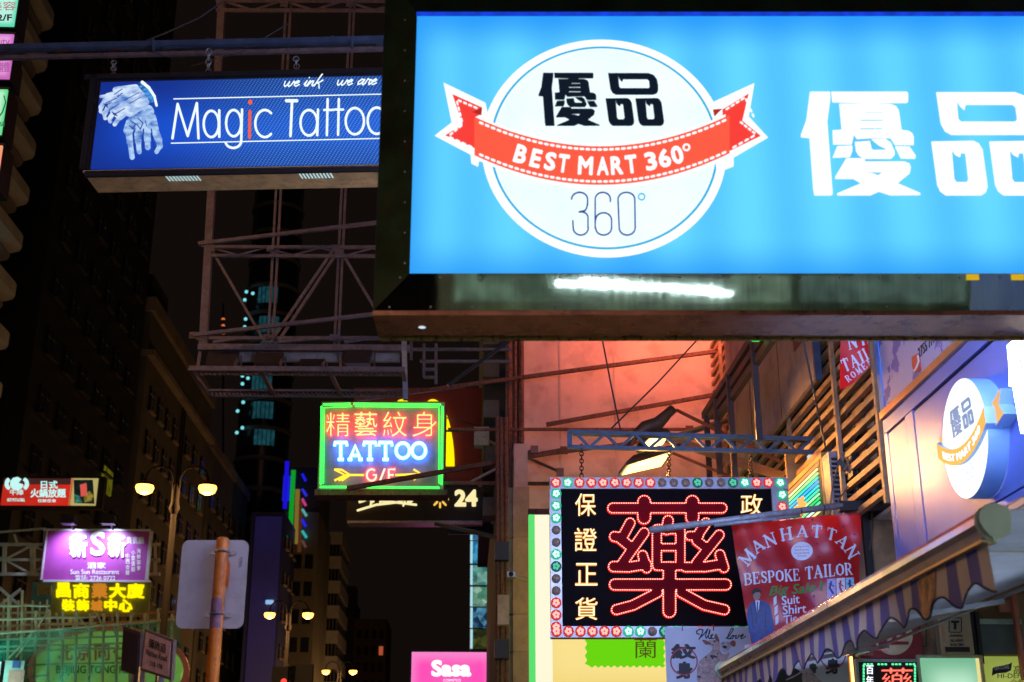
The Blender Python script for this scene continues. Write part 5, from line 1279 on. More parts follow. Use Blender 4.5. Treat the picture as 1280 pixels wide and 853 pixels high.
def bulb(px, py, c):
    x, z = B.uv(px, py, .06)
    if c == 'o':
        if 'o' not in proto: proto['o'] = cupD.obj('dead_bulb', mat('dead_bulb_glass', (.34, .26, .20), .3, 0, .5, 60), t); q = proto['o']
        else: q = proto['o'].copy(); COL.objects.link(q)
        q.location = (x, -.061, z); return
    if c not in proto:
        q = cup.obj('flower_bulb', mats[c][1], t); pt = pet.obj('petals', mats[c][0], q); proto[c] = (q, pt)
    else:
        q = proto[c][0].copy(); COL.objects.link(q); pt = proto[c][1].copy(); pt.parent = q; COL.objects.link(pt)
    q.location = (x, -.061, z); q.rotation_euler = (0, random.uniform(-.6, .6), 0)
for i, c in enumerate('RGRRRRRRRooogoogGRRG'): bulb(694.8+14.75*i, 603.8, c)
for i, c in enumerate('GGGooGgooRRR'): bulb(695.2, 617.5+15.15*i, c) if i < 12 else None
for i, c in enumerate('RRRRRRGGogGoRRoGGRR'): bulb(695.5+15*i, 789.5, c)
for i, c in enumerate('GRRoGoRGRoR'): bulb(977.5, 619+15*i, c)
gl = emi('warm_channel_letter', (1., .82, .50), 1.4); glh = emi('amber_letter_halo', (1, .38, .03), 1.1)
for s, b in (('保', (719, 617, 745, 645)), ('證', (718, 660, 746, 689)), ('正', (719, 704, 747, 732)), ('貨', (719, 747, 747, 775)), ('政', (926, 618, 953, 644)), ('府', (926, 662, 953, 688))):
    B.text('channel_character', s, b, glh, .0, .02, offset=.012); B.text('channel_character_face', s, b, gl, .02, .03, offset=-.008)  # wider amber copy is the letter's outline glow, put in as emission
Q = lambda x, y: (740 + .2345*x, 600 + .2345*y)
raw = [((110,150),(693,150),27), ((278,118),(278,200),35), ((535,118),(535,200),35), ((406,218),(398,265),28),
  ((203,230),(160,310),27), ((120,302),(150,308),27), ((150,312),(215,365),27), ((278,282),(165,440),27), ((115,462),(200,464),28), ((200,464),(290,450),27), ((270,402),(292,470),26),
  ((346,265),(346,452),25), ((471,265),(471,452),25), ((346,263),(471,263),25), ((346,359),(471,359),20), ((346,460),(471,460),23),
  ((608,230),(570,285),27), ((520,298),(570,300),24), ((560,325),(615,368),26), ((678,294),(560,440),27), ((500,465),(600,464),26), ((600,464),(690,450),27), ((682,398),(704,468),26),
  ((122,558),(713,558),30), ((413,470),(413,700),34), ((130,692),(220,668),27), ((220,668),(350,600),27), ((475,600),(600,668),27), ((600,668),(706,692),27)]
st = [(*Q(*a), *Q(*b), r*.2345) for a, b, r in raw]
D_, gx_, gy_ = sdf_strokes(st, .5); v, ff = march(D_, gx_, gy_)
B.put('giant_character', v, ff, mat('deep_red_enamel', (.24, .003, .012), .6, 0, .2, 2, 0, .05, 0, 1, .06), 0, .05)
D_, gx_, gy_ = sdf_strokes([(*s[:4], s[4]-.3) for s in st], .4)
led_ = emi('red_led_bead', (1, .24, .18), 5); ico = [(0,0,-1),(1,0,0),(0,1,0),(-1,0,0),(0,-1,0),(0,0,1)]; icf = [(0,2,1),(0,3,2),(0,4,3),(0,1,4),(5,1,2),(5,2,3),(5,3,4),(5,4,1)]
G = Geo(); G2 = Geo(); pts = contour_points(D_, gx_, gy_, 2.9)
for x, y in pts:
    u, w_ = B.uv(x, y, .058); G.add([(u+a*.0088, -.058+c*.0075, w_+b*.0088) for a, b, c in ico], icf)
tag(G.obj('led_bead', led_, t), kind='stuff')
D_, gx_, gy_ = sdf_strokes([(*s[:4], s[4]+.55) for s in st], .45)
dd2 = np.abs(D_ + .55) - .85; v, ff = march(dd2, gx_, gy_); B.put('led_strip', v, ff, emi('red_strip_glow', (1., .015, .02), .75), .0, .052)
# hangers
chains = []
for px, y0, y1 in ((727, 556, 597), (836, 565, 597), (938, 563, 597)):
    a = B.uv(px, y0, 0); b = B.uv(px, y1, 0); chain(t, (a[0], -.0, a[1]), (b[0], 0, b[1]), 9, .022, .008, mat('rusty_black_chain', (.07, .03, .02), .6, .3))

# dark truss carrying it
o = P(715, 560, Y=15.0); Bt = Board(o, A2 - R(1.6)); t = Bt.thing('hanging_truss', 'short dark blue zigzag truss carrying the bulb framed sign', 'steel frame')
def TT_(nm, a, b, w, h=None, d=.0, m=bluesteel):
    p = Bt.uv(*a, d); q = Bt.uv(*b, d); Geo().bar((p[0], -d, p[1]), (q[0], -d, q[1]), w, h).obj(nm, m, t)
TT_('chord', (710, 540), (1078, 551), .05, .045); TT_('chord', (710, 559), (1040, 566), .05, .045); TT_('chord', (716, 543), (1078, 554), .05, .03, -.22)
TT_('end_post', (712, 540), (712, 560), .06, .05)
for i in range(9):
    x = 720 + i*37; f_ = lambda q: 540 + (q-710)*.030; g_ = lambda q: 559 + (q-710)*.021
    TT_('diagonal', (x, f_(x)+1), (x+16, g_(x+16)-1), .035, .03, .003); TT_('diagonal', (x+18, g_(x+18)-1), (x+36, f_(x+36)+1), .035, .03, .003)
TT_('end_post', (1044, 550), (1044, 568), .05); TT_('end_post', (1078, 549), (1078, 560), .05)
g = Geo(); 
for k in range(12): g.bar((2.95+k*.04, .02, .02), (2.97+k*.04, -.02, -.12), .012)
g.obj('clamp_plate', bluesteel, t)

# ------------------------------------------------------------------ floodlights
warm = emi('floodlight_glass', (1., .62, .16), 5.0)
def flood(label, quad, Yn, Yf, back, arm):
    """quad: pixel corners of the glowing glass (near edge first)"""
    c = [P(quad[0][0], quad[0][1], Y=Yn), P(quad[1][0], quad[1][1], Y=Yn), P(quad[2][0], quad[2][1], Y=Yf), P(quad[3][0], quad[3][1], Y=Yf)]
    o_ = sum(c, Vector())/4; t_ = thing('floodlight', label, 'floodlight', o_); c = [p-o_ for p in c]
    n_ = (c[1]-c[0]).cross(c[3]-c[0]).normalized()
    if n_.z < 0: n_ = -n_
    out = [p*1.16 for p in c]; b_ = [p*.55 + n_*.13 for p in c]; m2_ = [p*1.08 + n_*.05 for p in c]
    mesh_obj('housing', out + m2_ + b_, [(0,1,5,4), (1,2,6,5), (2,3,7,6), (3,0,4,7), (4,5,9,8), (5,6,10,9), (6,7,11,10), (7,4,8,11), (8,9,10,11)], mat('brown_floodlight', (.10, .055, .035), .55, .3, .3, 12), t_)
    mesh_obj('glass', [p - n_*.004 for p in c], [(0,1,2,3)], warm, t_)
    mesh_obj('reflector', [p*1.15 + n_*.004 for p in c], [(0,1,2,3)], galv, t_)
    q = P(arm[0], arm[1], Y=arm[2]) - o_; Geo().tube([n_*.12, n_*.17 + Vector((.05, 0, 0)), q], .02, 6).obj('arm', rust, t_); Geo().lathe([(0, -.07), (.06, -.06), (.06, .06), (0, .07)], n_*.22, 10, 'y').obj('knuckle', blacksteel, t_)
    ld = bpy.data.lights.new('flood', 'SPOT'); ld.energy = 460; ld.color = (1, .42, .09); ld.spot_size = R(165); ld.spot_blend = .6; ld.shadow_soft_size = .12
    lo = bpy.data.objects.new('flood_light', ld); lo.location = -n_*.05; lo.rotation_euler = (-n_ + Vector((.1, -.45, 0))).to_track_quat('-Z', 'Y').to_euler(); link(lo, t_)
flood('lower glowing floodlight just above the red part of the bulb frame', [(777, 594), (826, 583), (838, 566), (786, 582)], 15.75, 15.35, None, (850, 556, 17))
flood('upper glowing floodlight with dark hood behind the zigzag truss', [(798, 562), (828, 556), (836, 543), (812, 549)], 16.1, 15.7, None, (846, 513, 17.5))
stay_ = P(843, 520, Y=17.2); tt = thing('lamp_hood', 'dark curved hood and bracket over the upper floodlight', 'bracket', stay_)
hp = [P(x, y, Y=15.9)-stay_ for x, y in ((786, 560), (793, 545), (806, 535), (822, 530), (832, 520), (841, 510))]
Geo().tube(hp, [.03, .06, .09, .09, .07, .05], 10).obj('hood', mat('brown_floodlight', (.1, .05, .03)), tt, True)

# red neon sign hidden above the wall, behind the blue lightbox
o = P(800, 372, Y=19); B = Board(o, A2); t = B.thing('red_neon_sign', 'red neon tube sign hanging over the red wall, hidden behind the big blue sign', 'neon sign')
B.rect('back_sheet', 800, 378, 925, 250, mat('red_back_sheet', (.3, .05, .04), .5), -.06, 0)
rdn = emi('strong_red_neon', (1, .23, .12), 60.)
x0, z0 = B.uv(806, 372); x1, z1 = B.uv(919, 256)
for k in range(6):
    z = z0 + (z1-z0)*(k+.5)/6; Geo().tube([(x0, .12, z), (x1, .12, z)], .035, 6).obj('tube', rdn, t, True)
    Geo().tube([(x0, -.06, z), (x1, -.06, z)], .02, 6).obj('tube', nrd, t, True)
Geo().bar((x0, .1, z1+.3), (x0+4.2, .5, z1+.3), .08).obj('bracket', blacksteel, t)

# ------------------------------------------------------------------ small striped neon sign on the side
B = Board(P(1030, 640, X=3.92), -math.pi/2); t = B.thing('striped_neon_sign', 'small sign of slanting green, white and blue neon stripes beside the bulb frame', 'neon sign')
xl = B.uv(980, 640)[0]; zl = 0; zh = B.uv(1030, 568)[1]
bx('box', (xl-.05, .004, -.1), (.05, .07, zh+.06), mat('ochre_sign_box', (.55, .33, .12), .5, 0, .2, 4), t); bx('face', (xl, 0, -.04), (0, .003, zh), cable, t)
cols = ['#ffe890', '#e8fff0', '#50f0a0', '#20d060', '#a0ffb0', '#40e8b0', '#30d8e8', '#40b0ff', '#30e0d0', '#a0ff90', '#fff0b0', '#ff9850']
for k in range(12):
    z = .02 + k*(zh-.04)/12; Geo().tube([(xl+.04, -.03, z), (-.03, -.03, z)], .012, 5).obj('tube', emi('stripe_'+cols[k][1:], cols[k], 1.5), t, True)
G = Geo()
for k in range(7): a = k*.9; G.tube([(xl*.42, -.06, zh*.35), (xl*.42+.22*math.cos(a), -.06, zh*.35+.12*math.sin(a))], .022, 6)
G.obj('flower_tubes', emi('orange_flower_tube', (1, .35, .08), 1.6), t, True)
t = thing('ochre_signboard', 'ochre lit board and white lamp box behind the right end of the zigzag truss', 'sign', P(1036, 600, Y=15.6)); q = t.location.copy()
def pz(nm, x0, y0, x1, y1, m, dy=0., th=.06):
    a = P(x0, y1, Y=15.6+dy)-q; b = P(x1, y0, Y=15.6+dy)-q; return bx(nm, (a.x, dy, a.z), (b.x, dy+th, b.z), m, t)
pz('board', 985, 562, 1008, 610, mat('ochre_paint', (.62, .40, .16), .5, 0, .25, 4)); pz('side_post', 1034, 566, 1040, 652, MC['ochre_paint'], -.1)
pz('lamp_box', 1009, 543, 1026, 582, emi('white_lamp_box', (.65, .85, 1.), .85, var=.3), .05); pz('lamp_top', 1006, 541, 1046, 545, galv, -.02)
pz('end_board', 1040, 572, 1046, 640, MC['ochre_paint'], .1)

# ------------------------------------------------------------------ grey louvre unit, dark bracket, cables
t = thing('louvre_unit', 'upright grey metal unit with a column of dark slots above the red banner', 'vent', P(1054, 655, Y=13.7)); q = t.location.copy()
a = P(1043, 655, Y=13.7)-q; b = P(1066, 565, Y=13.7)-q; bx('body', (a.x, 0, a.z), (b.x, .3, b.z), mat('weathered_grey_metal', (.30, .31, .33), .5, .3, .25, 9, 0, .3), t)
for k in range(10): z = b.z - .1 - k*.052; Geo().box((a.x+.025, -.012, z), (b.x-.04, -.002, z+.018)).box((a.x+.02, -.022, z+.018), (b.x-.035, -.002, z+.026)).obj('slot', blacksteel, t)
t = thing('wall_bracket', 'black steel bracket at the right end of the banner pipe', 'bracket', P(1048, 634, Y=13.25)); q = t.location.copy()
a = P(1105, 632, Y=13.25)-q; Geo().bar((0, 0, 0), (a.x, 0, a.z), .12, .1).obj('arm', blacksteel, t); Geo().bar((a.x*.62, .1, -.7), (a.x*.62, .1, .9), .07).obj('post', blacksteel, t)
Geo().box((.2, .05, .35), (.46, .3, .62)).obj('ballast_box', blacksteel, t); Geo().bar((.1, .2, .55), (.5, .05, .1), .05).obj('brace', blacksteel, t)
o_ = P(1080, 600, Y=13.4)
G = Geo(); rnd = random.Random(5)
for k in range(10):
    p0 = Vector((rnd.uniform(-.2, .25), rnd.uniform(-.1, .2), rnd.uniform(.1, .6))); p3_ = p0 + Vector((rnd.uniform(-.35, .3), rnd.uniform(-.1, .1), rnd.uniform(-1.1, -.4))); pts_ = []
    c1 = p0 + Vector((rnd.uniform(-.35, .35), 0, -.3)); c2 = p3_ + Vector((rnd.uniform(-.3, .3), 0, .25))
    for i in range(11): u = i/10; pts_.append(p0*(1-u)**3 + c1*3*u*(1-u)**2 + c2*3*u*u*(1-u) + p3_*u**3)
    G.tube(pts_, .009, 5)
G.tube([(.02+.13*math.cos(k*.4), -.12, .12+.16*math.sin(k*.4)) for k in range(16)], .008, 5, closed=True)
tag(mesh_obj('cable_tangle', G.v, G.f, mat('dusty_cable', (.10, .085, .07), .6), loc=o_, smooth=True), 'tangle of dusty cables hanging between the grey louvre unit and the fascia', 'cables', kind='stuff')

# ================================================================== BANNERS
MAXRUN[0] = 3
SER = {'M': [(.08,0,.22,0,.0),(.15,0,.15,1,.05),(.15,1,.5,.12,.085),(.5,.12,.85,1,.05),(.85,1,.85,0,.095),(.02,0,.3,0,.035),(.7,0,.99,0,.035),(.02,1,.2,1,.035),(.82,1,.99,1,.035)],
 'A': [(.12,0,.5,1,.05),(.5,1,.86,0,.105),(.25,.33,.75,.33,.045),(.0,0,.28,0,.035),(.68,0,1,0,.035)],
 'N': [(.16,0,.16,1,.05),(.16,1,.84,.05,.10),(.84,.0,.84,1,.05),(.03,0,.3,0,.035),(.02,1,.2,1,.035),(.7,1,.98,1,.035)],
 'H': [(.2,0,.2,1,.1),(.8,0,.8,1,.1),(.2,.5,.8,.5,.045),(.04,0,.36,0,.035),(.64,0,.96,0,.035),(.04,1,.36,1,.035),(.64,1,.96,1,.035)],
 'T': [(.5,0,.5,1,.105),(.06,.97,.94,.97,.05),(.06,.97,.06,.74,.035),(.94,.97,.94,.74,.035),(.34,0,.66,0,.035)],
 'B': [(.2,0,.2,1,.1),(.05,0,.6,0,.04),(.05,1,.6,1,.04),(.2,.52,.6,.52,.04),(.6,1,.78,.88,.07),(.78,.88,.78,.66,.08),(.78,.66,.6,.53,.06),(.6,.51,.84,.38,.07),(.84,.38,.84,.14,.085),(.84,.14,.6,0,.06)],
 'E': [(.2,0,.2,1,.1),(.05,0,.86,0,.045),(.05,1,.82,1,.045),(.2,.52,.62,.52,.04),(.86,0,.9,.24,.04),(.82,1,.84,.78,.04),(.62,.4,.62,.64,.035)],
 'S': [(.84,.78,.7,.96,.05),(.7,.96,.36,.98,.06),(.36,.98,.16,.8,.08),(.16,.8,.28,.6,.09),(.28,.6,.72,.42,.1),(.72,.42,.86,.22,.09),(.86,.22,.62,.02,.07),(.62,.02,.3,.02,.06),(.3,.02,.12,.22,.05),(.84,.98,.84,.72,.03),(.12,.28,.12,.0,.03)],
 'P': [(.2,0,.2,1,.1),(.04,0,.4,0,.035),(.05,1,.6,1,.04),(.2,.45,.6,.45,.04),(.6,1,.82,.86,.07),(.82,.86,.82,.6,.09),(.82,.6,.6,.46,.06)],
 'O': [(.5,.98,.2,.82,.06),(.2,.82,.12,.5,.1),(.12,.5,.2,.18,.1),(.2,.18,.5,.02,.06),(.5,.02,.8,.18,.06),(.8,.18,.88,.5,.1),(.88,.5,.8,.82,.1),(.8,.82,.5,.98,.06)],
 'K': [(.2,0,.2,1,.1),(.04,0,.36,0,.035),(.04,1,.36,1,.035),(.24,.42,.8,1,.05),(.42,.6,.84,0,.1),(.66,0,1,0,.035),(.66,1,.96,1,.035)],
 'I': [(.5,0,.5,1,.13),(.1,0,.9,0,.045),(.1,1,.9,1,.045)],
 'L': [(.24,0,.24,1,.1),(.05,0,.84,0,.045),(.05,1,.44,1,.035),(.84,0,.9,.28,.04)],
 'R': [(.2,0,.2,1,.1),(.04,0,.38,0,.035),(.05,1,.58,1,.04),(.2,.5,.58,.5,.04),(.58,1,.78,.86,.07),(.78,.86,.78,.64,.085),(.78,.64,.58,.5,.06),(.5,.48,.84,.02,.09),(.76,0,1,0,.035)]}
def serif(B, nm, items, m, d0, d1, fat=1.):
    """items: (char, cx, cy, w, h, angle deg) in pixels"""
    st = []
    for ch, cx, cy, w, h, a in items:
        ca, sa = math.cos(R(a)), math.sin(R(a)); k = (w+h)/2*fat
        for x0, y0, x1, y1, r in SER[ch]:
            p = [(x0-.5)*w, -(y0-.5)*h]; q = [(x1-.5)*w, -(y1-.5)*h]
            if r > 0: st.append((cx+p[0]*ca-p[1]*sa, cy+p[0]*sa+p[1]*ca, cx+q[0]*ca-q[1]*sa, cy+q[0]*sa+q[1]*ca, r*k))
    return B.strokes(nm, st, m, d0, d1, .4)
def cloth(B, nm, cor, m, nx=70, ny=50, d=0., parent=None):
    (TL, TR, BR_, BL) = cor; v = []; fs = []
    for j in range(ny+1):
        for i in range(nx+1):
            s_, t_ = i/nx, j/ny; x = (TL[0]*(1-s_)+TR[0]*s_)*(1-t_)+(BL[0]*(1-s_)+BR_[0]*s_)*t_; y = (TL[1]*(1-s_)+TR[1]*s_)*(1-t_)+(BL[1]*(1-s_)+BR_[1]*s_)*t_
            u, w_ = B.uv(x, y, d); v.append((u, -d - B.disp(u, w_), w_))
    for j in range(ny):
        for i in range(nx): a = j*(nx+1)+i; fs.append((a, a+1, a+nx+2, a+nx+1))
    return mesh_obj(nm, v, fs, m, parent or B.root, smooth=True)
redv = mat('red_vinyl', (.55, .015, .02), .32, 0, .12, 3, .12, 0, .3); N = redv.node_tree.nodes; Lk = redv.node_tree.links; tl = N.new('ShaderNodeBsdfTranslucent'); tl.inputs[0].default_value = (.75, .03, .03, 1); ms = N.new('ShaderNodeMixShader'); ms.inputs[0].default_value = .45
Lk.new(N['Principled BSDF'].outputs[0], ms.inputs[1]); Lk.new(tl.outputs[0], ms.inputs[2]); Lk.new(ms.outputs[0], N['Material Output'].inputs[0])
whv = mat('pale_print', (.70, .76, .86), .5, 0, .08, 9)
B = Board(P(914, 657, Y=13.25), A2)
B.disp = lambda u, w_: .018*math.sin(u*9+w_*3) + .012*math.sin(u*4-w_*11+1) + .008*math.sin(u*21+w_*7)*max(0, 1+w_)
t = B.thing('tailor_banner', 'red vinyl tailor banner with white serif lettering and a man in a blue suit', 'banner')
cloth(B, 'vinyl_sheet', ((914, 657), (1077, 640), (1074, 745), (944, 832)), redv)
serif(B, 'arched_lettering', [('M', 934, 697, 17, 15, -50), ('A', 947, 683, 15, 14, -37), ('N', 963, 675, 15, 15, -22), ('H', 983.5, 667, 16, 14, -10), ('A', 1003, 664.5, 14, 13, 0), ('T', 1021, 664.5, 13, 14, 3), ('T', 1039, 668, 13, 14, 14), ('A', 1053, 677, 14, 14, 40), ('N', 1065, 690, 15, 15, 60)], whv, .003, .006)
bt_ = []; x = 933.5
for ch, w_ in zip('BESPOKE TAILOR', (10, 9, 8, 9, 10.5, 10.5, 9, 5, 9.5, 11, 5.5, 8.5, 10.5, 10)):
    if ch != ' ': bt_.append((ch, x + w_/2 - 3.5, 724 - (x-933)*.092 - (1 if x > 1000 else 0), w_, 13.5 if x < 1000 else 14, -5.2))
    x += w_ + .75
serif(B, 'main_lettering', bt_, whv, .003, .006)
B.text('green_lettering', '!', (1025.5, 726.5, 1029, 738.5), mat('green_print', (.02, .30, .10), .5), .003, .006, offset=.012)
for w_s, b_s in (('Big', (961, 734, 986, 748.5)), ('Sale', (990, 730.5, 1020, 743))): B.text('green_lettering', w_s, b_s, MC['green_print'], .003, .006, offset=.012, shear=.25, slope=4)
for s, b in (('1', (967, 747.5, 970.5, 758)), ('Suit', (977, 745.5, 1000, 757)), ('1', (968, 759.5, 971.5, 770)), ('Shirt', (978, 757.5, 1008, 769)), ('1', (969, 772, 972.5, 782)), ('Tie', (979, 770.5, 996, 781))): B.text('offer_lettering', s, b, whv, .001, .004, offset=.01, slope=3)
B.poly('round_seal', [ell(1002.5, 689, 13, 11.5, 32)], whv, .001, .003)
for k, s in enumerate(('Hong Kong', 'Government', 'Licensed', 'Shop')): B.text('seal_lettering', s, (994+(k == 3)*3, 682+k*3.9, 1011-(k == 3)*3, 684.6+k*3.9), redv, .003, .0045)
mi = mat('navy_suit_print', (.02, .05, .22), .5, 0, .4, 22); skn = mat('skin_print', (.35, .22, .18), .5)
B.poly('suit_print', [smooth_loop([(936,757),(941,752),(947,750),(952,750),(958,753),(963,757),(966,775),(968,790),(962,800),(942,812),(939,796),(936,790),(934,770)], 2)], mi, .001, .003)
B.poly('shirt_print', [[(944.5,750.5),(950,750.5),(949,762),(946.8,765)]], whv, .003, .004); B.strokes('tie_print', polystroke([(947.3,752.5),(947.5,763)], .8), mi, .004, .005, .3)
B.poly('face_print', [smooth_loop([(941,740),(944,738),(949,738.5),(951,743),(949.5,748.5),(946,751),(942.5,748.5)], 2)], skn, .003, .0045)
B.poly('hair_print', [smooth_loop([(939.5,741),(941.5,736.5),(947,735.5),(951.5,738),(951.7,743),(949.5,740.5),(944,740.5),(941.5,744)], 1)], cable, .0045, .0055)
B.strokes('lapel_print', polystroke([(943.5,752),(946,765),(946,780)], .4) + polystroke([(951,752),(948.5,765)], .4) + polystroke([(940,760),(942,785)], .4) + polystroke([(957,762),(957,785)], .4), cable, .003, .004, .25)
for k in range(3):
    x = 1034 + k*11.5; B.poly('picture_print', [[(x, 724-k*.8), (x+10.5, 723.2-k*.8), (x+10.3, 745), (x, 749)]], mat(('lilac_picture', 'white_picture', 'cyan_picture')[k], ((.5, .4, .7), (.75, .7, .8), (.3, .6, .75))[k], .5, 0, .35, 60), .001, .003)
    B.strokes('figure_print', polystroke([(x+5, 728-k), (x+3+k, 735), (x+7, 742)], 1.3) + polystroke([(x+3, 730), (x+8, 733)], .8), mi if k != 1 else redv, .003, .004, .3)
G = Geo()
for x, y in ((919, 668), (927, 690), (941, 700), (950, 697), (978, 687), (983, 703), (1021, 680), (1023, 697), (1055, 658), (1068, 668), (1030, 642), (960, 652), (1015, 650), (1018, 745)):
    u, w_ = B.uv(x, y, .004); G.disc((u, -.006-B.disp(u, w_), w_), .010, 8)
G.obj('eyelet', cable, t); tag(t.children[-1], kind='stuff')
# its pipe
pg = mat('weathered_grey_pipe', (.40, .44, .50), .5, .3, .25, 9, .05, .25)
a = P(812, 663, Y=12.95); b = P(1052, 632, Y=13.22)
t = thing('banner_pipe', 'long pale grey pipe crossing the giant red character and holding the red banner', 'pipe', b)
Geo().tube([a-b, Vector((0, 0, 0))], .034, 12).obj('pipe', pg, t, True); a2 = P(893, 657, Y=13.0); Geo().tube([a2-b, P(1000, 645, Y=13.1)-b], .018, 8).obj('inner_pipe', pg, t, True)
for px, py in ((956, 645), (1001, 640), (1030, 636)): p = P(px, py, Y=13.15)-b; Geo().tube([p+Vector((0, .04*math.sin(k*.7), .05*math.cos(k*.7)-.01)) for k in range(9)], .004, 4, closed=True).obj('tie', cable, t)

# upper red flag
B = Board(P(1053, 418, Y=12.3), A2); B.disp = lambda u, w_: .03*math.sin(u*9+w_*4)
t = B.thing('tailor_flag', 'small rumpled red flag banner just under the blue sign by the slats', 'banner')
v = []; fs = []; nx, ny = 14, 12
for j in range(ny+1):
    for i in range(nx+1):
        s_, t_ = i/nx, j/ny; x = 1052+s_*60 - t_*2 + (0 if s_ < .5 else -(t_*10*(s_-.5))); yb_ = 487 - 42*s_**1.0 + 3*math.sin(s_*7); y = 380 + (yb_-380)*t_
        u, w_ = B.uv(x, y); v.append((u, -B.disp(u, w_), w_))
for j in range(ny):
    for i in range(nx): a = j*(nx+1)+i; fs.append((a, a+1, a+nx+2, a+nx+1))
mesh_obj('cloth', v, fs, redv, t, smooth=True)
serif(B, 'lettering', [('N', 1065, 428, 11, 16, -12), ('H', 1080, 424, 11, 15, -14), ('A', 1094, 420, 11, 15, -16)], whv, .002, .005)
serif(B, 'lettering', [('T', 1058, 455, 9, 15, -22), ('A', 1068, 451, 9, 14, -22), ('I', 1076, 447, 5, 14, -24), ('L', 1083, 443, 8, 14, -26), ('O', 1092, 437, 9, 14, -28)], whv, .002, .005)
serif(B, 'small_lettering', [(c, 1061+k*6.3, 472-k*4.6, 5.5, 8, -34) for k, c in enumerate('ROMEN')] , whv, .002, .005)

# poster with the two hairless cats
pw = mat('bluish_white_vinyl', (.62, .72, .90), .45, 0, .06, 2); ink_ = mat('black_brush_ink', (.015, .02, .03), .5)
B = Board(P(834, 860, Y=14.7), A2); t = B.thing('cats_poster', 'pale poster with script words, brush characters in a red ring and two hairless cats', 'poster')
B.rect('vinyl_sheet', 834, 866, 960, 784, pw, -.01, 0)
def WS(L): return C(830, 780, .1016, L)
sc_ = []
for L, r in (([(435,130),(405,120),(400,90),(440,65),(480,75),(470,120),(430,190),(440,175),(490,130),(540,62)], .75), ([(540,62),(510,150),(520,180),(560,120),(565,75)], .7), ([(560,75),(545,160),(560,185),(590,170)], .7), ([(575,165),(600,140),(595,125),(575,145),(575,180),(605,185),(635,165)], .6),
             ([(760,180),(800,150),(850,80),(850,55),(830,60),(790,140),(785,185),(815,180)], .65), ([(840,150),(815,165),(820,185),(845,180),(855,155),(845,140),(870,150),(890,145)], .65), ([(890,140),(880,180),(905,175),(925,145),(920,140),(945,150)], .65), ([(945,165),(975,145),(970,125),(945,150),(950,185),(985,170),(1005,150)], .65)):
    sc_ += polystroke(WS(L), r)
B.strokes('script_lettering', sc_, ink_, 0, .004, .3)
B.text('brush_character', '紋', (839, 805, 870, 824), ink_, .0, .005, offset=.045); B.text('brush_character', '身', (845, 827, 866, 849), ink_, .0, .005, offset=.045)
B.strokes('red_ring', polystroke(arc(855, 827, 16.5, 16.5, -60, 280, 34), .8), mat('red_ring_ink', (.45, .05, .06), .5), .005, .008, .4)
catm = mat('pinkish_cat_print', (.50, .38, .36), .5, 0, .5, 22); earm = mat('brown_ear_print', (.28, .09, .05), .5, 0, .3, 30)
B.poly('cat_print', [smooth_loop(WS([(400,760),(405,560),(430,460),(500,400),(570,350),(600,310),(590,275),(550,260),(520,225),(545,205),(600,200),(660,200),(690,260),(690,330),(720,380),(760,370),(820,330),(760,500),(740,760)]), 2)], catm, 0, .003)
B.poly('cat_print', [smooth_loop(WS([(690,230),(760,210),(820,225),(835,270),(800,330),(740,360),(700,300)]), 2)], mat('pale_cat_print', (.48, .48, .52), .5, 0, .5, 26), .003, .005)
for L in ([(460,190),(540,205),(555,250),(520,262),(490,235)], [(615,150),(640,112),(668,165),(690,220),(640,215)], [(800,230),(870,190),(890,265),(850,290),(820,250)], [(660,200),(690,240),(670,245)]): B.poly('ear_print', [smooth_loop(WS(L), 2)], earm, .005, .007)
B.poly('mouth_print', [smooth_loop(WS([(715,280),(745,265),(778,275),(765,305),(735,305)]), 2)], cable, .005, .007)
B.strokes('marks_print', [(*WS([a])[0], *WS([b])[0], r) for a, b, r in (((555,240),(565,245),1), ((620,215),(628,220),1.1), ((600,258),(606,262),.6), ((720,240),(745,235),.4), ((775,235),(795,240),.4), ((575,395),(640,405),1.3), ((590,410),(600,425),1.2), ((510,410),(520,412),1.), ((655,365),(660,372),.8), ((425,650),(440,655),1.4))], mat('dark_blue_print', (.03, .05, .12), .5), .007, .009, .3)
B.strokes('top_tie', [(853, 781, 853, 788, .5), (892, 781, 892, 788, .5)], cable, 0, .02, .3)
B = Board(P(1000, 870, Y=13.35), A2); t = B.thing('ring_poster', 'second pale poster with a brush character in a red ring, seen below the awning', 'poster')
B.rect('vinyl_sheet', 935, 880, 1058, 806, mat('grey_white_vinyl', (.62, .66, .68), .5, 0, .06, 2), -.01, 0)
B.text('brush_character', '身', (1032, 823, 1050, 843), ink_, 0, .005, offset=.05); B.strokes('red_ring', polystroke(arc(1041, 817, 16, 19, -30, 210, 30), .8), MC['red_ring_ink'], .005, .008, .4)
B.text('brush_character', '身', (1010, 829, 1022, 842), ink_, 0, .005, offset=.06)
hr = smooth_loop([(935,868),(948,845),(957,842),(975,838),(990,834),(1000,838),(1008,848),(1012,868)], 2); B.poly('hair_print', [hr], cable, 0, .004)
B.poly('cat_print', [smooth_loop([(1003,838),(1012,834),(1020,846),(1028,852),(1034,868),(1008,868),(1002,850)], 2)], catm, .004, .006)
B.strokes('curl_print', polystroke([(983,850),(992,846),(999,842),(1004,838)], .9) + polystroke([(1000,840),(1010,843),(1020,850)], .7), MC['pinkish_cat_print'], .006, .008, .4)

MAXRUN[0] = 999
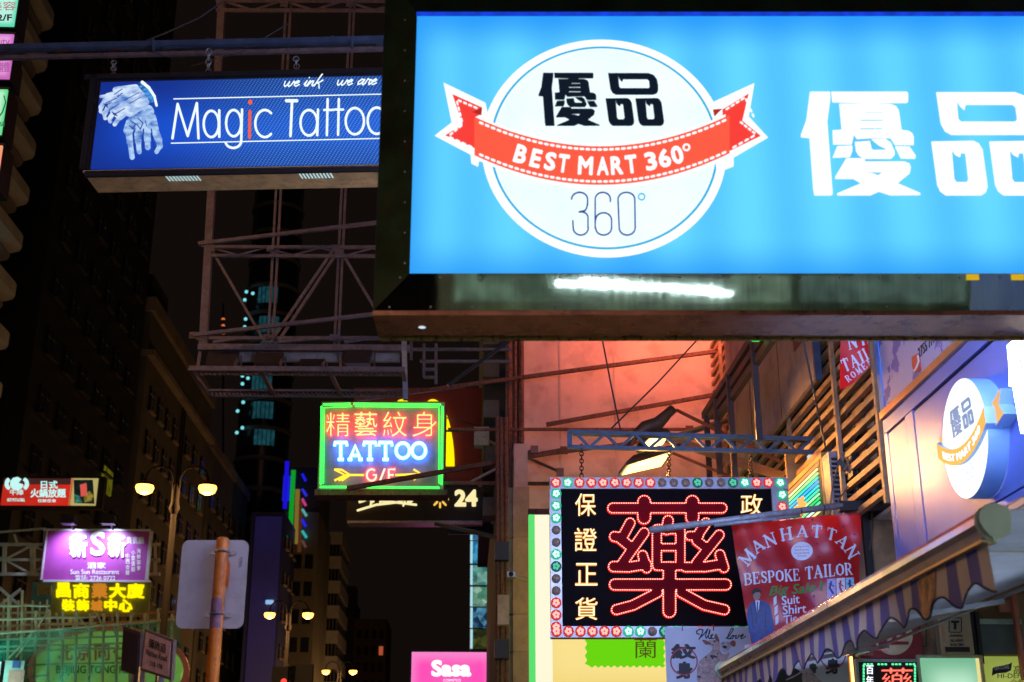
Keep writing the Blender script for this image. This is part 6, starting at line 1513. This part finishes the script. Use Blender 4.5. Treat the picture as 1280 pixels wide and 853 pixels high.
# ================================================================== STRIPED AWNING
pN = P(1250, 655, Z=2.92); pF = P(897, 838, Z=2.92); XA = (pN.x+pF.x)/2
t = thing('striped_awning', 'striped blue and cream awning with scalloped edge and pale end cap', 'awning', (XA, pN.y, 2.92))
Ly = pF.y - pN.y
ral = mat('glossy_awning_rail', (.66, .70, .78), .16, .6, .15, 3, .02, .1)
prof = [(-.055, .035), (-.03, .065), (.01, .075), (.06, .06), (.075, .02), (.06, -.05), (.02, -.075), (-.02, -.06), (-.045, -.03), (-.06, 0)]
v = [(x, 0, z) for x, z in prof] + [(x, Ly, z) for x, z in prof]; n = len(prof)
mesh_obj('front_rail', v, [(i, (i+1) % n, (i+1) % n+n, i+n) for i in range(n)] + [tuple(range(n)), tuple(range(n, 2*n))[::-1]], ral, t, smooth=False)
Geo().box((-.05, .0, -.092), (.03, Ly-.02, -.077)).obj('lower_channel', mat('brass_channel', (.5, .36, .2), .35, .6, .2, 4), t)
ec = [(.95*x, .95*z) for x, z in [(-.058, .036), (-.032, .068), (.012, .078), (.062, .062), (.077, .02), (.062, -.052), (.02, -.078), (-.022, -.064), (-.047, -.032), (-.062, 0)]]; n = len(ec)
for y0, y1 in ((-.07, -.002), (Ly+.002, Ly+.06)): bevel(mesh_obj('end_cap', [(x, y0, z) for x, z in ec] + [(x, y1, z) for x, z in ec], [(i, (i+1) % n, (i+1) % n+n, i+n) for i in range(n)] + [tuple(range(n)), tuple(range(n, 2*n))[::-1]], mat('pale_green_plastic', (.45, .60, .42), .35, 0, .1, 8), t), .015)
fab = bpy.data.materials.new('striped_fabric'); fab.use_nodes = True; N = fab.node_tree.nodes; Lk = fab.node_tree.links; b_ = N['Principled BSDF']; b_.inputs['Roughness'].default_value = .75
tc = N.new('ShaderNodeTexCoord'); sx = N.new('ShaderNodeSeparateXYZ'); Lk.new(tc.outputs['Object'], sx.inputs[0])
m1 = N.new('ShaderNodeMath'); m1.operation = 'MULTIPLY'; m1.inputs[1].default_value = 1/.29; Lk.new(sx.outputs[1], m1.inputs[0]); m2 = N.new('ShaderNodeMath'); m2.operation = 'FRACT'; Lk.new(m1.outputs[0], m2.inputs[0])
m3 = N.new('ShaderNodeMath'); m3.operation = 'GREATER_THAN'; m3.inputs[1].default_value = .5; Lk.new(m2.outputs[0], m3.inputs[0])
no = N.new('ShaderNodeTexNoise'); no.inputs['Scale'].default_value = 5; no.inputs['Detail'].default_value = 8; Lk.new(tc.outputs['Object'], no.inputs['Vector'])
mx = N.new('ShaderNodeMix'); mx.data_type = 'RGBA'; Lk.new(m3.outputs[0], mx.inputs[0]); mx.inputs[6].default_value = (.88, .84, .78, 1); mx.inputs[7].default_value = (.22, .22, .66, 1)
m4 = N.new('ShaderNodeMix'); m4.data_type = 'RGBA'; m4.blend_type = 'MULTIPLY'; m4.inputs[0].default_value = .25; Lk.new(mx.outputs[2], m4.inputs[6]); Lk.new(no.outputs[0], m4.inputs[7]); 
Lk.new(m4.outputs[2], b_.inputs['Base Color']); b_.inputs['Transmission Weight'].default_value = 0
def vx_(y, s_): return .007*math.sin(y*13+s_*1.3)*s_ + .014*math.sin(y*5.1+.6)*s_ + .004*math.sin(y*31)*s_
per = .46
def vz_(y): 
    u = (y/per) % 1; return -.085 - .20 - .042*math.cos(2*math.pi*u) * (1 if u else 1) - .012*math.sin(y*3)
v = []; fs = []; ny = 300; nz_ = 10
for i in range(ny+1):
    y = Ly*i/ny
    for j in range(nz_+1): s_ = j/nz_; z = -.08 + (vz_(y)+.08)*s_; v.append((-.02 + vx_(y, s_), y + .02*s_*math.sin(y*7), z))
for i in range(ny):
    for j in range(nz_): a = i*(nz_+1)+j; fs.append((a, a+1, a+nz_+2, a+nz_+1))
mesh_obj('valance', v, fs, fab, t, smooth=True)
Geo().tube([(-.022 + vx_(Ly*i/ny, 1), Ly*i/ny + .02*math.sin(Ly*i/ny*7), vz_(Ly*i/ny)) for i in range(ny+1)], .006, 5).obj('edge_binding', mat('dark_blue_binding', (.015, .015, .07), .7), t, True)
# torn patch printed on the valance
yk = 1.02; v = []
for i in range(7):
    for j in range(6): y = yk - .0 - i*.05; s_ = .12+.16*j; z = -.08 + (vz_(y)+.08)*s_; v.append((-.026 + vx_(y, s_), y, z))
mesh_obj('patch', v, [(i*6+j, i*6+j+1, (i+1)*6+j+1, (i+1)*6+j) for i in range(6) for j in range(5)], mat('stained_patch', (.55, .36, .20), .7, 0, .8, 9), t)
und = mat('awning_cloth_underside', (.46, .52, .66), .8, 0, .15, 3)
xw = 3.97 - XA
mesh_obj('canopy', [(.03, 0, .05), (xw, -.0, .22), (xw, Ly, .22), (.03, Ly, .05), (.03, 0, .062), (xw, 0, .232), (xw, Ly, .232), (.03, Ly, .062)], [(0,1,2,3), (7,6,5,4), (0,4,5,1), (1,5,6,2), (2,6,7,3), (3,7,4,0)], und, t)
for y in (.6, 3.4, 6.2): Geo().bar((.05, y, .0), (xw*.5, y+.35, .06), .035).bar((xw*.5, y+.35, .06), (xw, y, .15), .035).obj('folding_arm', ral, t)
Geo().box((xw-.02, 0, .17), (xw, Ly+.3, .19)).obj('wall_rail', galv, t)

# ================================================================== SHOP ITEMS UNDER THE AWNING (return wall)
B = Board(P(1075, 853, Y=13.33), 0)
def item(nm, lb, ct): return B.thing(nm, lb, ct)
item('pharmacy_sign', 'dark red sign with a cream disc and red character half hidden by the awning', 'sign')
B.rect('board', 1075, 823, 1149, 770, mat('deep_red_board', (.22, .015, .02), .5, 0, .15, 3), 0, .04); B.poly('disc', [ell(1117, 795, 24, 24, 40)], mat('cream_disc', (.55, .46, .30), .5), .04, .05)
B.text('character', '正', (1098, 780, 1136, 806), MC['deep_red_board'], .05, .056, offset=.03); B.text('character', '註冊', (1076, 808, 1092, 820), mat('dull_orange_print', (.45, .2, .1), .6), .04, .046)
item('led_window_sign', 'small LED sign with a red character and green white border under the red board', 'led sign')
B.rect('frame', 1074, 880, 1150, 824, galv, 0, .06); B.rect('screen', 1078, 880, 1146, 828, cable, .06, .07)
B.text('led_character', '藥', (1102, 835, 1141, 868), emi('led_red', (1, .12, .08), 2.2), .07, .08, offset=-.008)
B.text('led_side_lettering', '百', (1083, 832, 1092, 843), emi('led_white', (.85, .9, 1), 1.5), .07, .08, offset=.01); B.text('led_side_lettering', '年', (1083, 845, 1092, 856), MC['led_white'], .07, .08, offset=.01)
G = Geo()
for k in range(15): u, w_ = B.uv(1081+4.4*k, 830.5, .08); (G.box((u-.011, -.08, w_-.008), (u+.011, -.07, w_+.008)) if k % 4 != 3 else 0)
for k in range(7):
    for px in (1079.8, 1144): u, w_ = B.uv(px, 833+4*k, .08); G.box((u-.008, -.08, w_-.012), (u+.008, -.07, w_+.012))
G.obj('led_border', emi('led_green', (.1, .9, .35), 1.5), B.root); tag(B.root.children[-1], kind='stuff')
item('pale_green_lightbox', 'blank glowing pale green lightbox under the alarm box', 'lightbox sign')
B.rect('frame', 1152, 880, 1228, 819, mat('cream_frame', (.5, .45, .3), .5), 0, .08); x0, z0 = B.uv(1156, 880); x1, z1 = B.uv(1222, 823)
B.rect('lit_panel', 1156, 880, 1222, 823, sheet('mint_sheet', '#c8fbd8', '#62b488', x0, x1, z0, z1, .22, .85, 9., .05), .08, .09)
B.rect('yellow_side', 1223, 880, 1227, 823, emi('yellow_side_light', (.9, .8, .3), .9), .08, .1)
item('alarm_box', 'cream alarm box with a framed T emblem and small black lettering', 'alarm box')
B.rect('box', 1177, 818, 1212, 765, mat('cream_enamel', (.55, .42, .24), .45, 0, .1, 5), 0, .12); B.rect('dark_strip', 1182, 815, 1212, 809, cable, .12, .124); B.rect('side_shade', 1177, 818, 1181, 765, mat('orange_edge', (.6, .35, .18), .5), .12, .122)
B.text('emblem_letter', 'T', (1189, 776, 1199, 787), ink_, .12, .126, offset=.06)
B.strokes('emblem_ring', polystroke([(1187,772.5),(1201,772.5),(1202,774),(1202,789),(1200.5,790.5),(1188,790.5),(1186.5,789),(1186.5,774),(1187,772.5)], .45), ink_, .12, .126, .3)
for s, b in (('JAMMING', (1187, 793.5, 1204, 797)), ('ALARM', (1188, 799, 1204, 802.5)), ('8106 7883', (1188, 804.5, 1205, 807.5))): B.text('lettering', s, b, ink_, .12, .126, offset=.012)
item('definition_sign', 'yellow green lit sign with a dark slanted emblem, bottom right corner', 'sign')
x0, z0 = B.uv(1232, 880); x1, z1 = B.uv(1330, 820)
B.rect('lit_panel', 1232, 880, 1330, 821, sheet('yellowgreen_sheet', '#b8c860', '#98a848', x0, x1, z0, z1, .2, .7, 4., .1), 0, .05)
B.poly('emblem', [[(1241,835),(1262,830),(1265,828),(1264,838),(1258,841),(1246,842),(1240,845)]], ink_, .05, .055); B.text('emblem_lettering', 'GRATIONAL', (1243, 833, 1262, 838), MC['led_white'] if False else mat('pale_print', 'ffffff'), .055, .058, slope=2)
B.text('lettering', '高清', (1267, 832, 1290, 843), ink_, .05, .055); B.text('lettering', 'HI-DEFINITION', (1247, 842, 1312, 848), ink_, .05, .055); B.text('lettering', '全新系列', (1263, 849, 1300, 858), mat('brick_print', (.4, .08, .04), .6), .05, .055)
item('transom_window', 'grey transom window with pale green top rail behind the awning corner', 'window')
B.rect('pane', 1226, 818, 1276, 779, mat('dusty_grey_glass', (.10, .13, .12), .2, 0, .2, 3), 0, .03); B.rect('rail', 1225, 780, 1277, 774, mat('mint_rail', (.35, .5, .42), .4), 0, .06); B.rect('jamb', 1222, 830, 1227, 765, blacksteel, 0, .06)
item('hanging_strip', 'slim salmon painted post at the right edge under the awning', 'post')
B.rect('post', 1272, 850, 1277, 740, mat('salmon_paint', (.6, .18, .12), .5), .1, .16); B.rect('panel', 1251, 765, 1272, 750, mat('salmon_panel', (.5, .2, .15), .5), 0, .05)
t = item('wall_conduit', 'thin conduit and dark door frame left of the alarm box', 'conduit')
B.rect('frame', 1214, 818, 1222, 765, blacksteel, 0, .03); B.rect('latch', 1211, 790, 1216, 784, cable, .03, .06); B.strokes('conduit', polystroke([(1150,808),(1158,808),(1158,770)], .35), cable, 0, .02, .3)
# orange shop lamp under the awning
p = P(1065, 836, Y=13.7); t = thing('shop_lamp', 'warm bare tube glowing behind the ring poster', 'lamp', p); Geo().tube([(0, 0, -.3), (0, 0, .12)], .014, 8).obj('tube', emi('orange_tube', (1, .5, .12), 5), t); Geo().box((-.03, .02, -.35), (.03, .05, .17)).obj('holder', brs, t)

# ================================================================== FAR RIGHT BLOCK WITH ADVERTISING SCREENS, PINK SIGN
t = thing('screen_tower', 'dark block whose edge carries a column of small lit advertising screens', 'building', (P(588, 800, Y=60).x, 60, 0))
bx('wall', (0, .2, 0), (8, 20, 15.2), darkwall, t)
x0_ = t.location.x
for k, (ya, yb_, c1, c2) in enumerate([(655, 674, '#a8c8e0', '#3070a8'), (677, 703, '#58c0e8', '#1878b0'), (707, 730, '#90c8b8', '#3a8078'), (734, 757, '#a8d0b8', '#4c8870'), (760, 784, '#68b8e0', '#183858'), (787, 810, '#707830', '#283018')]):
    a = P(591, yb_, Y=59.9); b = P(621, ya, Y=59.9); mm = emi('screen_%s' % c1[1:], c1, .75, var=.5, scale=3)
    N = mm.node_tree.nodes; Lk = mm.node_tree.links; tc = N.new('ShaderNodeTexCoord'); vo = N.new('ShaderNodeTexVoronoi'); vo.inputs['Scale'].default_value = 3.5; Lk.new(tc.outputs['Object'], vo.inputs['Vector']); cr = N.new('ShaderNodeValToRGB'); cr.color_ramp.elements[0].color = (*lin(c1), 1); cr.color_ramp.elements[1].color = (*lin(c2), 1); cr.color_ramp.elements[1].position = .6
    Lk.new(vo.outputs['Color'], cr.inputs[0]); Lk.new(cr.outputs[0], N['Principled BSDF'].inputs['Emission Color'])
    bx('screen', (a.x-x0_, -.1, a.z), (b.x-x0_, .19, b.z), mm, t)
    bx('screen_edge', (a.x-x0_-.12, -.12, a.z), (a.x-x0_-.01, .19, b.z), emi('pale_cyan_edge', (.5, .9, 1), .8), t)
B = Board(P(513, 870, Y=35), 0); B.thing('pink_sign', 'bright pink lightbox with white rounded lettering at the bottom centre', 'lightbox sign')
x0, z0 = B.uv(513, 885); x1, z1 = B.uv(614, 815)
B.rect('lit_panel', 513, 885, 614, 815.5, sheet('pink_sheet', '#ff50b8', '#f890d0', x0, x1, z0, z1, .3, 1., 1.6, .2), 0, .03); B.rect('casing', 511, 888, 616, 813.5, blacksteel, -.4, -.0)
B.text('lettering', 'Sasa', (539, 825, 589, 846), wh if False else W0, .03, .06, offset=.05); B.text('small_lettering', 'COSMETICS', (554, 849, 576, 852), W0, .03, .05)
leafm = mat('dark_leaf', (.03, .05, .02), .6); G = Geo(); rnd = random.Random(3)
o_ = P(622, 870, Y=33)
for k in range(170):
    c = Vector((rnd.gauss(0, .14) , rnd.uniform(-.3, .3), rnd.uniform(-1.5, 1.05))); a = Vector((rnd.uniform(-1, 1), rnd.uniform(-1, 1), rnd.uniform(-1, 1))).normalized()*.1; b = Vector((rnd.uniform(-1, 1), rnd.uniform(-1, 1), rnd.uniform(-1, 1))).normalized()*.05
    G.add([c-a, c+b, c+a, c-b], [(0, 1, 2, 3)])
tr = thing('street_tree', 'dark leafy branch tips cutting into the right edge of the pink sign', 'tree', (o_.x, 33, .13))
mesh_obj('crown', [(x, y, z+o_.z-.13) for x, y, z in G.v], G.f, leafm, tr); Geo().tube([(.5, 0, 0), (.4, 0, o_.z-2), (.1, 0, o_.z-.5)], [.09, .06, .03], 8).obj('trunk', mat('bark', (.08, .06, .04), .9), tr, True)

# tubes added out of view to the right to brighten the awning underside
for k, y in enumerate((5.5, 8.6)):
    q = thing('added_shop_tube', ('near', 'far')[k] + ' fluorescent tube added out of view to brighten the awning underside', 'lamp', (4.5, y, 2.55)); Geo().tube([(0, -.6, 0), (0, .6, 0)], .03, 8).obj('tube', emi('added_tube_white', (.72, .86, 1.), 150), q, True); bx('tray', (-.08, -.65, .03), (.08, .65, .08), galv, q)
rw = thing('rear_shopfront', 'unseen cream green tiled shopfront behind the viewer with added lit boards', 'shopfront', (2.5, -9.6, 0)); bx('tiled_wall', (-4.2, -.3, 0), (6, 0, 7), mat('cream_green_tiles', (.42, .46, .32), .4, 0, .6, 1.5), rw)
for k in range(4): bx('window', (-3.6+k*2.4, .001, 1.0), (-2.2+k*2.4, .04, 2.6), emi('rear_window_fill', (.5, .7, .3), 1.2, var=.5, scale=2), rw)  # window glow added to brighten what the frame reflects
for k in range(3): bx('rear_glow_board', (-3.9+k*3.2, .001, 2.9), (-.9+k*3.2, .1, 4.1), emi('rear_fill_glow_%d' % k, [(.12, .17, .13), (.17, .23, .18), (.09, .13, .12)][k], 1.1, var=.5, scale=3), rw)  # glowing boards added for a pale green band in the frame's reflection
# ================================================================== THE STREET BEHIND US: what the polished frame mirrors, and added lightboxes
fx = thing('fluorescent_fixture', 'twin tube fluorescent fitting under a shop canopy behind the viewer', 'lamp', (1.9, -6.0, 3.45), -.12)
for dy in (-.16, .16): Geo().tube([(-1.25+dy, dy, .09+dy*.22), (1.25+dy*.5, dy, -.09-dy*.1)], .018, 8).obj('tube', emi('cool_white_tube', (.80, .95, 1.), 34), fx, True)
bx('housing', (-1.3, -.22, .14), (1.3, .22, .2), galv, fx)
cn = thing('shop_canopy', 'plain shop canopy over the pavement behind the viewer', 'canopy', (2.6, -7.5, 3.75)); bx('soffit', (-3.2, -3, 0), (2.2, 3, .08), mat('cream_soffit', (.5, .52, .45), .5), cn); bx('edge', (-3.25, -3, -.1), (-3.2, 3, .3), mat('green_edge_board', (.1, .3, .15), .5), cn)
for lb, x, y, z, w_, h_, c, s_ in (('added blue lightbox behind the viewer, lighting the road sign and awning', -3.4, -9, 5.2, 2.6, 1.5, '#5f9cff', 10), ('added pink lightbox behind the viewer, lighting the road sign and awning', .6, -12, 7.4, 2.4, 3.4, '#ffb8c8', 9)):
    B = Board((x, y, z), 0.); t = thing('added_rear_lightbox', lb, 'lightbox sign', (x, y, z))  # unseen lightboxes added to light the road sign's back and the awning
    bx('lit_panel', (-w_/2, .2, -h_/2), (w_/2, .23, h_/2), emi('rear_sheet_'+c[1:], c, s_), t); bx('casing', (-w_/2-.06, -.1, -h_/2-.06), (w_/2+.06, .2, h_/2+.06), blacksteel, t)
twin_lamp(-16, 'twin sodium lamp in the middle of the road behind the viewer', 900)
for o_ in (_tx, _cx): bpy.data.objects.remove(o_)
